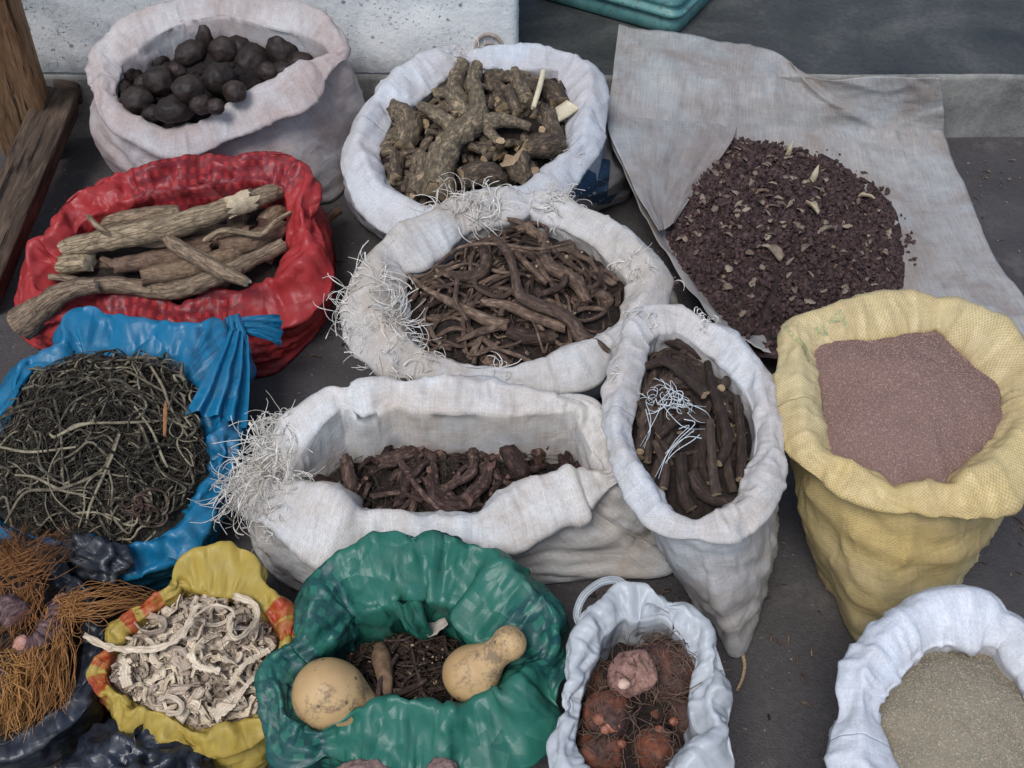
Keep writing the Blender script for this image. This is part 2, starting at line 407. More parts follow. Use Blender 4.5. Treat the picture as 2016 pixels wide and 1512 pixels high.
def plain(name, c1, c2, sc=40, rough=.8, bd=.001, vary=0.0, spec=.3):
    n = N(name); pos = n.geo(); f = n.noise(pos, sc, 5, .62)
    c = n.ramp(f, [(.32, c1), (.68, c2)])
    if vary:
        r = n.rnd(); c = n.hsv(c, .5, 1.0, n.math('ADD', 1 - vary, n.math('MULTIPLY', r, 2 * vary)))
    return n.fin(c, rough, n.bump(f, .6, bd), spec)

M = {}
WH = (.66, .655, .665); DR = (.40, .325, .285)
M['sackA'] = woven('white_sacking_dusty', (.52, .49, .475), (.38, .29, .26), .0016, .75, .20, 1.0, .5, .10)
M['sackB'] = woven('white_sacking_cool', (.56, .565, .57), (.44, .38, .36), .0016, .35, .20, 2.0, .5, .10)
M['sackC'] = woven('grey_sacking_old', (.43, .425, .40), (.25, .19, .155), .0016, .55, .36, 3.0, .55, .10, s2w=.3, stain=(.56, 1.74, .08, .50))
M['sackE'] = woven('white_sacking_frayed', (.58, .56, .53), (.43, .355, .28), .0018, .6, .2, 4.0, .5, .08)
M['sackF'] = woven('white_sacking_clean', (.66, .645, .615), (.47, .375, .29), .0019, .5, .22, 5.0, .5, .09)
M['sackG'] = woven('white_sacking_tall', (.60, .585, .565), (.44, .36, .29), .0019, .5, .2, 6.0, .5, .08)
M['sackH'] = woven('yellow_sacking', (.66, .49, .19), (.52, .385, .20), .0023, .45, .14, 7.0, .38, .22, tl=.2, alt=(.68, .57, .31))
M['sackI'] = woven('bright_white_sacking', (.72, .73, .75), (.60, .57, .56), .0016, .3, .14, 8.0, .45, .06, tl=.2)
M['red'] = plastic('red_film', (.52, .050, .052), (.055, .014, .028), .0085, .62, .38, .40, 1.0, spec=.4)
M['blue'] = plastic('blue_film', (.012, .205, .39), (.012, .055, .13), .0075, .80, .37, .34, 2.0, stripe=True, spec=.5)
M['yellow'] = plastic('yellow_film', (.62, .46, .10), (.56, .035, .025), .02, 1.0, .40, .42, 3.0, solid=True, spec=.4)
M['green'] = plastic('green_film', (.034, .20, .142), (.012, .066, .080), .0095, .92, .38, .36, 4.0, spec=.5)
M['white'] = plastic('white_film', (.68, .71, .73), (.5, .5, .5), .01, 0, .35, .35, 5.0, crink=.8)
M['black'] = plastic('black_film', (.016, .020, .030), (.01, .01, .01), .01, 0, .34, .06, 6.0, spec=.6, crink=1.2)
M['darkgrey'] = plastic('dark_grey_film', (.022, .027, .038), (.01, .01, .01), .01, 0, .36, .1, 7.0, crink=1.2)
M['thread'] = plain('frayed_tape', (.44, .39, .32), (.80, .77, .71), 30, .55)
M['string'] = plain('plastic_string', (.55, .60, .62), (.78, .82, .84), 30, .4)
M['barkD'] = bark('grey_brown_bark', [(.3, (.065, .048, .034)), (.5, (.25, .183, .118)), (.7, (.46, .35, .225))], .22, .55, (230, 38))
M['barkD2'] = bark('red_brown_bark', [(.3, (.065, .038, .025)), (.5, (.18, .115, .075)), (.7, (.31, .22, .145))], .25, .3)
M['barkB'] = bark('grey_root_skin', [(.3, (.020, .017, .015)), (.5, (.105, .080, .056)), (.70, (.38, .28, .175))], .35, .25, (240, 90), dusty=.12)
M['barkE'] = bark('brown_root_skin', [(.3, (.026, .016, .012)), (.5, (.088, .056, .041)), (.72, (.27, .185, .13))], .70, .25)
M['barkE2'] = bark('tan_root_skin', [(.3, (.045, .030, .022)), (.5, (.145, .098, .070)), (.72, (.34, .245, .175))], .4, .3)
M['barkF'] = bark('reddish_root_skin', [(.3, (.020, .010, .008)), (.5, (.060, .036, .030)), (.72, (.21, .135, .105))], .5, .35, (200, 90), bumpd=.0045)
M['barkG'] = bark('dark_stick_skin', [(.3, (.016, .011, .009)), (.5, (.050, .034, .026)), (.75, (.14, .095, .068))], .40, .2)
M['barkJ'] = bark('fine_root_skin', [(.3, (.015, .014, .012)), (.5, (.050, .042, .031)), (.74, (.32, .27, .185))], .75, .1, (200, 70))
M['barkJ2'] = bark('pale_fine_root_skin', [(.3, (.07, .06, .042)), (.5, (.20, .17, .115)), (.75, (.42, .36, .25))], .4, .1, (200, 70))
M['barkL'] = bark('twig_skin', [(.3, (.018, .012, .009)), (.5, (.05, .032, .023)), (.75, (.13, .09, .06))], .5, .2)
M['cut'] = plain('cut_wood', (.28, .19, .11), (.46, .34, .21), 220, .8)
M['cutpale'] = plain('cut_wood_pale', (.38, .30, .19), (.58, .47, .32), 220, .8)
M['cutred'] = plain('cut_wood_red', (.10, .05, .04), (.20, .12, .09), 220, .8)
M['shave'] = bark('pale_bark_shaving', [(.3, (.28, .20, .135)), (.5, (.55, .44, .32)), (.72, (.76, .66, .51))], .30, .35, (420, 50), bumpd=.0012)
M['straw'] = plain('pale_straw', (.50, .43, .28), (.66, .58, .42), 60, .6)
M['coal'] = plain('black_tuber', (.008, .005, .0042), (.034, .021, .017), 55, .58, .004, .3, .35)
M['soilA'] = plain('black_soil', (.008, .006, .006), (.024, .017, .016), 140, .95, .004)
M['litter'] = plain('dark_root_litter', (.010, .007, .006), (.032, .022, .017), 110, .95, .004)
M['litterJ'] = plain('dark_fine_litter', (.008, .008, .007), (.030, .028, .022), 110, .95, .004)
M['litterK'] = plain('shaving_litter', (.16, .115, .08), (.36, .28, .20), 110, .9, .004)
M['chip'] = plain('dark_red_chip', (.009, .0055, .0055), (.070, .040, .037), 95, .75, .002, .55)
M['chip2'] = plain('tan_chip', (.10, .065, .04), (.24, .17, .11), 60, .75, .002, .4)
M['husk'] = bark('papery_husk', [(.3, (.12, .085, .06)), (.5, (.19, .145, .108)), (.72, (.38, .315, .235))], .35, .1, (300, 60), .6)
M['pinkpow'] = None; M['beigepow'] = None
def powder(name, a, b, c, speck, seed):
    n = N(name); pos = n.geo()
    f = n.noise(pos, 420.0, 4, .7); g = n.noise(n.scale(pos, (1, 1, 1), (seed, 0, 0)), 14.0, 4, .6)
    col = n.mix(g, n.ramp(f, [(.3, a), (.5, b), (.72, c)]), n.ramp(f, [(.35, b), (.7, tuple(np.array(b) * 1.12))]))
    s = n.ramp(n.voro(pos, 520.0, 'F1', 1), [(.80, 0.0), (.9, .7)])
    col = n.mix(s, col, speck)
    return n.fin(col, .95, n.bump(n.math('ADD', f, n.math('MULTIPLY', g, .6)), .9, .0028), .1)
M['pinkpow'] = powder('pink_brown_powder', (.11, .068, .057), (.235, .150, .125), (.35, .24, .20), (.42, .30, .25), 1)
M['beigepow'] = powder('beige_powder', (.15, .125, .085), (.29, .25, .18), (.41, .36, .27), (.55, .48, .36), 2)
M['pinkgrain'] = plain('pink_fibre', (.20, .11, .095), (.42, .29, .24), 300, .9, .001, .4)
M['beigegrain'] = plain('beige_fibre', (.22, .17, .11), (.50, .43, .32), 300, .9, .001, .4)
# gourd skin with mould blotches
n = N('gourd_skin'); pos = n.geo()
g = n.noise(pos, 22.0, 4, .62, .4); fine = n.noise(pos, 260.0, 3, .6)
c = n.ramp(n.noise(pos, 11.0, 3), [(.35, (.40, .245, .105)), (.65, (.52, .345, .165))])
bl = n.ramp(n.math('ADD', n.math('MULTIPLY', g, .75), n.math('MULTIPLY', fine, .25)), [(.52, 0.0), (.62, .78)])
c = n.mix(bl, c, (.135, .095, .06))
c = n.mix(n.ramp(n.voro(pos, 38.0, 'F1'), [(.05, .85), (.14, 0.0)]), c, (.05, .04, .035))
M['gourd'] = n.fin(c, n.math('ADD', .48, n.math('MULTIPLY', bl, .3)), n.bump(fine, .15, .001), .35)
M['pod'] = plain('brown_pod', (.10, .055, .03), (.24, .15, .085), 90, .7, .002)
# bulbs
n = N('bulb_skin'); pos = n.geo(); f = n.noise(pos, 95.0, 4, .6); h = n.noise(pos, 16.0, 2)
c = n.mix(n.ramp(h, [(.46, 0.0), (.62, 1.0)]), n.ramp(f, [(.3, (.035, .017, .013)), (.7, (.13, .072, .058))]), n.ramp(f, [(.3, (.10, .03, .018)), (.7, (.26, .095, .05))]))
M['bulb'] = n.fin(c, .75, n.bump(f, .8, .003), .3)
M['bulbpink'] = plain('pale_pink_bulb_skin', (.14, .066, .050), (.38, .22, .175), 130, .7, .003)
M['bulbtop'] = plain('orange_bulb_cut', (.17, .055, .030), (.38, .16, .095), 90, .5, .002, .2)
M['bulbpale'] = plain('pale_bulb_cut', (.42, .25, .17), (.68, .50, .40), 90, .55, .002)
M['bulbhair'] = plain('bulb_rootlet', (.075, .045, .032), (.20, .13, .095), 60, .8)
M['orangehair'] = bark('orange_fibre', [(.3, (.20, .085, .025)), (.5, (.46, .21, .065)), (.7, (.68, .38, .15))], .35, 0, (100, 6), .7)
n = N('rhizome_skin'); uv = n.uv(); pos = n.geo()
x, y, _ = n.sep(uv); rg = n.math('SINE', n.math('ADD', n.math('MULTIPLY', y, 700), n.math('MULTIPLY', n.noise(pos, 60.0), 9)))
f = n.noise(pos, 80.0, 4, .6)
c = n.ramp(f, [(.3, (.075, .042, .046)), (.55, (.16, .095, .090)), (.72, (.28, .17, .14))])
c = n.mix(n.ramp(rg, [(.2, .45), (.6, 0.0)]), c, (.05, .03, .033))
M['rhizome'] = n.fin(c, .8, n.bump(n.math('ADD', n.math('MULTIPLY', rg, .35), f), .9, .004), .25)
M['rhizometip'] = plain('pink_rhizome_tip', (.34, .15, .11), (.55, .30, .23), 120, .7, .002)
M['tuber'] = plain('purple_brown_tuber', (.13, .075, .065), (.30, .20, .175), 150, .85, .003)

# ground: dark dusty concrete
n = N('dark_concrete'); pos = n.geo()
b = n.noise(pos, 3.2, 4, .6, .3); f = n.noise(pos, 90.0, 5, .7); gr = n.voro(pos, 260.0, 'F1')
c = n.ramp(n.math('ADD', n.math('MULTIPLY', b, .65), n.math('MULTIPLY', f, .35)), [(.32, (.037, .032, .032)), (.52, (.061, .055, .054)), (.72, (.102, .093, .091))])
c = n.mix(n.ramp(n.noise(pos, 420.0, 2, .6), [(.66, 0.0), (.76, .8)]), c, (.17, .145, .13))
c = n.mix(n.ramp(n.noise(pos, 300.0, 2, .6), [(.28, .7), (.38, 0.0)]), c, (.025, .02, .02))
c = n.mix(n.ramp(n.voro(n.scale(pos, (1, 1, 1), (3, 1, 0)), 34.0, 'F1'), [(.035, .8), (.07, 0.0)]), c, (.20, .175, .16))
c = n.mix(n.ramp(n.noise(n.scale(pos, (1, 1, 1), (7, 3, 0)), 9.0, 5, .65), [(.58, 0.0), (.68, .45)]), c, (.13, .115, .10))
M['ground'] = n.fin(c, n.ramp(b, [(.3, .62), (.7, .85)]), n.bump(n.math('ADD', f, n.math('MULTIPLY', gr, .6)), .7, .0022), .35)
n = N('worn_step_concrete'); pos = n.geo()
b = n.noise(pos, 4.0, 5, .62, .4); f = n.noise(pos, 80.0, 5, .68)
c = n.ramp(n.math('ADD', n.math('MULTIPLY', b, .7), n.math('MULTIPLY', f, .3)), [(.36, (.027, .028, .028)), (.5, (.054, .056, .054)), (.66, (.108, .110, .104))])
c = n.mix(n.ramp(n.noise(n.scale(pos, (1, .5, 1), (5, 2, 0)), 6.0, 3), [(.56, 0.0), (.7, .55)]), c, (.036, .044, .039))
M['step_top'] = n.fin(c, n.ramp(b, [(.35, .55), (.65, .85)]), n.bump(f, .5, .003), .3)
n = N('step_edge_concrete'); pos = n.geo()
b = n.noise(pos, 9.0, 5, .65, .4); f = n.noise(pos, 120.0, 5, .7)
c = n.ramp(n.math('ADD', n.math('MULTIPLY', b, .65), n.math('MULTIPLY', f, .35)), [(.34, (.11, .108, .098)), (.52, (.21, .205, .185)), (.7, (.32, .31, .275))])
M['step_face'] = n.fin(c, .85, n.bump(f, .6, .003), .3)
# whitewashed wall: grey bloom, pits, peeling
n = N('old_whitewash'); pos = n.geo()
b = n.noise(pos, 5.0, 5, .62, .5); f = n.noise(pos, 75.0, 5, .7); z = n.sep(pos)[2]
c = n.ramp(n.math('ADD', n.math('MULTIPLY', b, .75), n.math('MULTIPLY', f, .25)), [(.30, (.34, .38, .39)), (.43, (.58, .60, .60)), (.58, (.74, .74, .71))])
pit = n.ramp(n.math('ADD', n.math('MULTIPLY', n.noise(pos, 120.0, 3, .7), .7), n.math('MULTIPLY', n.noise(pos, 9.0, 3), .3)), [(.595, 0.0), (.65, .8)])
c = n.mix(pit, c, (.10, .105, .105))
c = n.mix(n.ramp(n.voro(pos, 17.0, 'F1'), [(.06, .8), (.11, 0.0)]), c, (.13, .13, .125))
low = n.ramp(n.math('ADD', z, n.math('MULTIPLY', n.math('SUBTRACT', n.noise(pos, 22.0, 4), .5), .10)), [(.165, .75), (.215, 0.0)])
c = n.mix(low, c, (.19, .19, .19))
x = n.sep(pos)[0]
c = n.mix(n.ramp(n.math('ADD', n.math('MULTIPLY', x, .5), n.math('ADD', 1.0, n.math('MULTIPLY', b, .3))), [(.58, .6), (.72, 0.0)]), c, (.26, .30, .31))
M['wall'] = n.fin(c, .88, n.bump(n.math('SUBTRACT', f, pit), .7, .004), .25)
M['spiral'] = plain('rusty_plaster', (.22, .15, .11), (.42, .36, .31), 120, .9, .003)
def timber(name, a, b, c_, seed):
    n = N(name); o = n.obj(); v = n.scale(o, (9, 60, 60), (seed, seed * 2, 0))
    warp = n.noise(n.scale(o, (4, 10, 10), (seed, 0, 0)), 1.0, 2, .5, 0, True)
    v2 = n.mix(2.4, v, warp, 'ADD')
    g = n.noise(v2, 1.0, 5, .62, .8); fine = n.noise(n.scale(o, (30, 420, 420)), 1.0, 3)
    c = n.ramp(n.math('ADD', n.math('MULTIPLY', g, .75), n.math('MULTIPLY', fine, .25)), [(.34, a), (.5, b), (.66, c_)])
    gap = n.ramp(n.noise(n.scale(o, (5, 75, 75), (seed, 3, 1)), 1.0, 3, .6), [(.60, 0.0), (.66, .85)])
    c = n.mix(gap, c, tuple(np.array(a) * .3))
    return n.fin(c, .8, n.bump(n.math('SUBTRACT', g, gap), .8, .004), .25)
M['wood1'] = timber('orange_timber', (.085, .045, .022), (.20, .115, .058), (.30, .18, .10), 1)
M['wood2'] = timber('weathered_timber', (.022, .016, .012), (.062, .043, .030), (.13, .093, .064), 2)
n = N('teal_paint'); pos = n.geo()
b = n.noise(pos, 18.0, 4, .6); f = n.noise(pos, 60.0, 5, .7)
c = n.ramp(b, [(.35, (.055, .17, .165)), (.65, (.115, .27, .25))])
c = n.mix(n.ramp(f, [(.56, 0.0), (.66, .8)]), c, (.085, .055, .035))
c = n.mix(n.ramp(n.noise(pos, 140.0, 3), [(.62, 0.0), (.7, .5)]), c, (.30, .38, .35))
M['teal'] = n.fin(c, .5, n.bump(f, .3, .001), .45)
M['ink_blue'] = plain('faded_blue_ink', (.030, .075, .15), (.075, .14, .225), 220, .6, .0005)
M['ink_teal'] = plain('faded_teal_ink', (.20, .25, .15), (.56, .46, .20), 260, .6, .0005)
# ------------------------------------------------------------------ sacks
def polar(poly, c, K=1440, sm=5):
    p = catmull(np.asarray(poly, float), len(poly) * 14, True) - np.asarray(c)
    a = np.arctan2(p[:, 1], p[:, 0]); r = np.hypot(p[:, 0], p[:, 1]); o = np.argsort(a); a = a[o]; r = r[o]
    a = np.concatenate([a - 2 * math.pi, a, a + 2 * math.pi]); r = np.concatenate([r, r, r])
    th = np.arange(K) * 2 * math.pi / K - math.pi
    y = np.interp(th, a, r)
    k = np.exp(-.5 * (np.arange(-3 * sm, 3 * sm + 1) / sm) ** 2); k /= k.sum()
    return th, np.convolve(np.concatenate([y[-3 * sm:], y, y[:3 * sm]]), k, 'valid')

class Pile:
    """surface of what fills a bag"""
    def __init__(s, ring, zc, dome, flat=2.0):
        s.ring = ring; s.c = ring[:, :2].mean(0); d = ring[:, :2] - s.c
        a = np.arctan2(d[:, 1], d[:, 0]); r = np.hypot(d[:, 0], d[:, 1]); o = np.argsort(a)
        s.a = np.concatenate([a[o] - 2 * math.pi, a[o], a[o] + 2 * math.pi]); s.r = np.concatenate([r[o]] * 3)
        s.dome = dome; s.flat = flat
        A_ = np.concatenate([d, np.ones((len(d), 1))], 1); s.pl = np.linalg.lstsq(A_, ring[:, 2], rcond=None)[0]
        if zc is not None: s.pl = np.array([0, 0, zc])
        s.zc = s.pl[2] + dome
        s.zr = np.concatenate([ring[o, 2]] * 3)
    def rho(s, x, y):
        dx, dy = np.asarray(x) - s.c[0], np.asarray(y) - s.c[1]
        return np.hypot(dx, dy) / np.interp(np.arctan2(dy, dx), s.a, s.r)
    def z(s, x, y):
        q = np.clip(s.rho(x, y), 0, 1.3); dx, dy = np.asarray(x) - s.c[0], np.asarray(y) - s.c[1]
        edge = np.interp(np.arctan2(dy, dx), s.a, s.zr)
        k = np.minimum(q, 1) ** s.flat; return edge * k + (s.pl[0] * dx + s.pl[1] * dy + s.pl[2]) * (1 - k) + s.dome * (1 - np.minimum(q, 1) ** 2)
    def rand(s, m=.9):
        while True:
            a = U(-math.pi, math.pi); q = math.sqrt(U(0, 1)) * m; r = np.interp(a, s.a, s.r) * q
            return s.c[0] + r * math.cos(a), s.c[1] + r * math.sin(a)
    def on(s, px, py, dz=0.0):
        """point on the pile seen at a photo pixel"""
        z = s.zc
        for _ in range(6):
            q = P(px, py, z); z = float(s.z(q[0], q[1])) + dz
        return P(px, py, z)
    def mesh(s, amp=.006, f=30, nr=22, seed=0.0, na=120):
        a = np.linspace(-math.pi, math.pi, na, endpoint=False); R = np.interp(a, s.a, s.r)
        q = np.linspace(0.02, 1.06, nr)[:, None]
        X = s.c[0] + q * R * np.cos(a); Y = s.c[1] + q * R * np.sin(a); Z = s.z(X, Y)
        G = np.stack([X, Y, Z], -1); G[..., 2] += amp * fbm(G * f, 3, seed)
        g = Geo(); g.add(G.reshape(-1, 3), grid_faces(nr, na, True), None, G[..., :2].reshape(-1, 2))
        cidx = np.arange(na); g.add(np.concatenate([G[0], [G[0].mean(0)]]), None, np.stack([np.full(na, na), cidx, (cidx + 1) % na], -1))
        return g

def resamp(A, nr, nc):
    """linear resampling of a [rows, cols, k] field, cols periodic"""
    r = np.linspace(0, A.shape[0] - 1, nr); i = np.minimum(r.astype(int), A.shape[0] - 2); f = (r - i)[:, None, None]
    A = A[i] * (1 - f) + A[i + 1] * f
    c = np.arange(nc) * A.shape[1] / nc; j = c.astype(int); g = (c - j)[None, :, None]
    return A[:, j % A.shape[1]] * (1 - g) + A[:, (j + 1) % A.shape[1]] * g
def buckle(G, eu, ev, seed, maxd, free, bend=.25, tether=.012, levels=((26, 76, 90), (50, 152, 60), (72, 300, 34)), amp=.004):
    """let the skin be longer than the shape it lies on, so that it buckles into folds and creases"""
    D = None
    for (nr, nc, its) in levels:
        B = resamp(G, nr, nc); md = resamp(maxd[..., None], nr, nc)[..., 0]; fr = resamp(free[..., None], nr, nc)
        if D is None:
            n_ = grid_normals(B, True); D = n_ * (amp * 2.2 * pn(B * 13, seed) + amp * pn(B * 28, seed + 2))[..., None]
        else: D = resamp(D, nr, nc) + grid_normals(B, True) * (.0006 * pn(B * 150, seed))[..., None]
        n_ = grid_normals(B, True)
        X = B + D * fr
        mod = np.clip(.85 + .75 * pn(B * 8, seed + 9), .15, 1.7)
        lu = np.linalg.norm(np.roll(B, -1, 1) - B, axis=2) * (1 + eu * mod)
        lv = np.linalg.norm(B[1:] - B[:-1], axis=2) * (1 + ev * mod[1:])
        e2 = (eu + ev) / 2
        ld1 = np.linalg.norm(np.roll(B, -1, 1)[1:] - B[:-1], axis=2) * (1 + e2 * mod[1:]); ld2 = np.linalg.norm(B[1:] - np.roll(B, -1, 1)[:-1], axis=2) * (1 + e2 * mod[1:])
        bu = np.linalg.norm(np.roll(B, -2, 1) - B, axis=2) * (1 + eu * .9); bv = np.linalg.norm(B[2:] - B[:-2], axis=2) * (1 + ev * .9)
        def corr(d, l, k):
            L_ = np.linalg.norm(d, axis=2) + 1e-9; return d * (.5 * k * (L_ - l) / L_)[..., None]
        for it in range(its):
            acc = np.zeros_like(X)
            c = corr(np.roll(X, -1, 1) - X, lu, 1.0); acc += c; acc -= np.roll(c, 1, 1)
            c = corr(X[1:] - X[:-1], lv, 1.0); acc[:-1] += c; acc[1:] -= c
            c = corr(np.roll(X, -1, 1)[1:] - X[:-1], ld1, .7); acc[:-1] += c; acc[1:] -= np.roll(c, 1, 1)
            c = corr(X[1:] - np.roll(X, -1, 1)[:-1], ld2, .7); acc[1:] -= c; acc[:-1] += np.roll(c, 1, 1)
            c = corr(np.roll(X, -2, 1) - X, bu, bend); acc += c; acc -= np.roll(c, 2, 1)
            c = corr(X[2:] - X[:-2], bv, bend); acc[:-2] += c; acc[2:] -= c
            X = X + acc * .36
            D = (X - B); D *= (1 - tether); L_ = np.linalg.norm(D, axis=2) + 1e-9
            D *= (np.minimum(L_, md) / L_)[..., None] * fr; X = B + D
    return resamp(D, G.shape[0], G.shape[1])

def make_sack(name, label, cat, c, outer, inner, hn, hf, base, mat, zfill, dome=.02, style='cloth', NU=420,
              amp=1.0, pinch=(), depth_in=.10, bulge=.02, seed=0.0, bumps=(), asp=.62, group=None, mid=None, body_folds=.006,
              fill_edge=None, sag=0.0, rmin=.010, tilt=None, flat=2.0, drop=(.02, .04), prt=(), exc=(.045, .03)):
    th, ro = polar(outer, c); _, ri = polar(inner, c)
    ri = np.minimum(ri, ro - 6)
    e = np.stack([np.cos(th), np.sin(th)], -1); c = np.asarray(c, float)
    po = c + e * ro[:, None]; pi = c + e * ri[:, None]; pm = (po + pi) / 2
    tg = np.roll(pm, -3, 0) - np.roll(pm, 3, 0); tg /= np.linalg.norm(tg, axis=1)[:, None]
    nn = np.stack([tg[:, 1], -tg[:, 0]], -1); cosf = np.clip(np.abs((nn * e).sum(1)), .5, 1)
    wpx = (ro - ri) / 2 * cosf
    f = (pm[:, 1].max() - pm[:, 1]) / (np.ptp(pm[:, 1]))
    h = hn + (hf - hn) * f
    if tilt: h = h + tilt * (pm[:, 0] - c[0]) / np.ptp(pm[:, 0])
    for (bx, by, w, dz) in bumps:
        h = h + dz * np.exp(-((pm[:, 0] - bx) ** 2 + (pm[:, 1] - by) ** 2) / w ** 2)
    C = P(pm[:, 0], pm[:, 1], h); R = np.maximum(wpx * depth(C) / F_PX * (1 + .14 * np.abs(nn[:, 1]) ** 2), rmin)
    DR_ = drop[0] + (drop[1] - drop[0]) * f
    # equal arc steps
    d = np.linalg.norm(np.roll(C, -1, 0) - C, axis=1); s = np.concatenate([[0], np.cumsum(d)]); Ltot = s[-1]
    t = np.linspace(0, Ltot, NU, endpoint=False)
    Cx = np.concatenate([C, C[:1]]); Rx = np.concatenate([R, R[:1]]); tx = np.concatenate([th, [math.pi]])
    C = np.stack([np.interp(t, s, Cx[:, k]) for k in range(3)], -1); R = np.interp(t, s, Rx); DR_ = np.interp(t, s, np.append(DR_, DR_[0]))
    pmx = np.concatenate([pm, pm[:1]]); PM = np.stack([np.interp(t, s, pmx[:, k]) for k in range(2)], -1)
    for (bx, by, w, dep) in pinch:
        R = R * (1 - dep * np.exp(-((PM[:, 0] - bx) ** 2 + (PM[:, 1] - by) ** 2) / w ** 2))
    T = np.roll(C, -2, 0) - np.roll(C, 2, 0); T[:, 2] = 0; T /= np.linalg.norm(T, axis=1)[:, None] + 1e-9
    E = np.stack([-T[:, 1], T[:, 0], 0 * T[:, 0]], -1)
    cen = C.mean(0); sg = np.sign((E * (C - cen)).sum()); E = E * sg
    for _ in range(6): E = (np.roll(E, 1, 0) + E + np.roll(E, -1, 0)); E /= np.linalg.norm(E, axis=1)[:, None]
    Z = np.array([0, 0, 1.0])
    if style == 'film': a2 = asp * .74
    else: a2 = asp * .86
    rows = []; kinds = []; tent = .92 if style == 'film' else .62   # how far the rim is a thin folded edge rather than a roll
    zf = zfill if fill_edge is None else fill_edge
    for q in np.linspace(1, 0, 12):                         # liner, from below the filling up to the lip
        dz_ = (DR_ + .035) * q
        rows.append(C - E * (R * (1.0 - .25 * q))[:, None] - Z * (dz_ + .36 * tent * R * (1 - q))[:, None]); kinds.append(0)
    ring0 = np.stack([np.cos(t / Ltot * 2 * math.pi), np.sin(t / Ltot * 2 * math.pi), 0 * t], -1) * Ltot / 6.283
    if style == 'film':
        R = R * (.90 + .16 * pn(ring0 * 13, seed)); tw_ = .6 * pn(ring0 * 9, seed + 4); pw_ = 1.05 + .45 * pn(ring0 * 11, seed + 6)
    else:
        R = R * (1 + .10 * pn(ring0 * 12, seed)); tw_ = .45 * pn(ring0 * 8, seed + 4); pw_ = .92 + .22 * pn(ring0 * 14, seed + 6)
    for ang in np.linspace(172, -112, 30):
        a = math.radians(ang) + tw_ * math.sin(math.radians((172 - ang) / 284 * 180))
        ca = np.sign(np.cos(a)) * np.abs(np.cos(a)) ** pw_; sa = np.sign(np.sin(a)) * np.abs(np.sin(a)) ** pw_
        cs_ = .7 * E[:, 1] + .25 * pn(ring0 * 9, seed + 3)
        if ang >= 90: f_ = (172 - ang) / 82; s_ = -1 + (cs_ + 1) * f_; t_ = -.4 + 1.2 * f_
        elif ang >= 0: f_ = (90 - ang) / 90; s_ = cs_ + (1 - cs_) * f_; t_ = .8 - 1.2 * f_
        else: f_ = -ang / 112; s_ = 1 - 1.3 * f_ + 0 * cs_; t_ = -.4 - .5 * f_
        ss = s_ * tent + ca * (1 - tent); tt = t_ * .9 * tent + a2 * sa * (1 - tent)
        rows.append(C + E * (R * ss)[:, None] + Z * (R * tt)[:, None]); kinds.append(1)
    neck = C - E * (R * .30)[:, None] - Z * (R * a2 * .80)[:, None]
    rows.append(C + E * (R * -.15)[:, None] - Z * (R * a2 * .98)[:, None]); kinds.append(1)
    # foot ring on the ground
    if isinstance(base, dict):
        cc = neck[:, :2].mean(0); B = cc + (neck[:, :2] - cc) * np.asarray(base.get('s', (.95, .95))) + np.asarray(base.get('o', (0, 0)))
        B = np.concatenate([B, np.full((NU, 1), .004)], 1)
    else:
        bp = P(*catmull(np.asarray(base, float), 600, True).T, .004); bc = bp.mean(0)[:2]
        da = np.arctan2(bp[:, 1] - bc[1], bp[:, 0] - bc[0]); dr = np.hypot(bp[:, 0] - bc[0], bp[:, 1] - bc[1]); o = np.argsort(da)
        nc = neck[:, :2].mean(0); na_ = np.arctan2(neck[:, 1] - nc[1], neck[:, 0] - nc[0])
        rr = np.interp(na_, np.concatenate([da[o] - 2 * math.pi, da[o], da[o] + 2 * math.pi]), np.concatenate([dr[o]] * 3))
        B = np.stack([bc[0] + rr * np.cos(na_), bc[1] + rr * np.sin(na_), np.full(NU, .004)], -1)
    k0 = len(rows)
    NB = 26
    for q in np.linspace(.04, 1, NB):
        r_ = neck * (1 - q) + B * q; r_ = r_ + E * (bulge * math.sin(math.pi * q ** .8))
        r_[:, 2] = neck[:, 2] * (1 - q) + .004 * q
        rows.append(r_); kinds.append(2)
    cb = B.mean(0)
    for q in (.7, .25, .004): rows.append(cb + (B - cb) * q - Z * .001); kinds.append(3)
    G = np.stack(rows, 0); K = np.array(kinds)
    v = np.concatenate([[0], np.cumsum(np.linalg.norm(np.diff(G, axis=0), axis=2).mean(1))])
    uvu = t / Ltot * round(Ltot / .05) * .05
    UVg = np.stack(np.broadcast_arrays(np.append(uvu, Ltot)[None, :], v[:, None]), -1)
    nrm = grid_normals(G, True)
    if (nrm[20] * Z).sum() < 0: nrm = -nrm
    rimw = np.where(K == 1, 1.0, np.where(K == 0, .7, np.where(K == 2, .9, 0.0)))
    rimw[0] = 0; rimw[1] = .3
    Q = G.copy()
    # fold coordinate that runs along the rim and leans across the roll
    cu = Ltot / (2 * math.pi); ua = t / cu
    ring = np.stack([np.cos(ua) * cu, np.sin(ua) * cu], -1)
    S3 = np.concatenate([np.broadcast_to(ring[None], (len(G), NU, 2)), np.broadcast_to(v[:, None, None], (len(G), NU, 1))], -1)
    sk = S3.copy(); sk[..., 2] *= .4
    hs = S3.copy(); hs[..., 2] *= .18
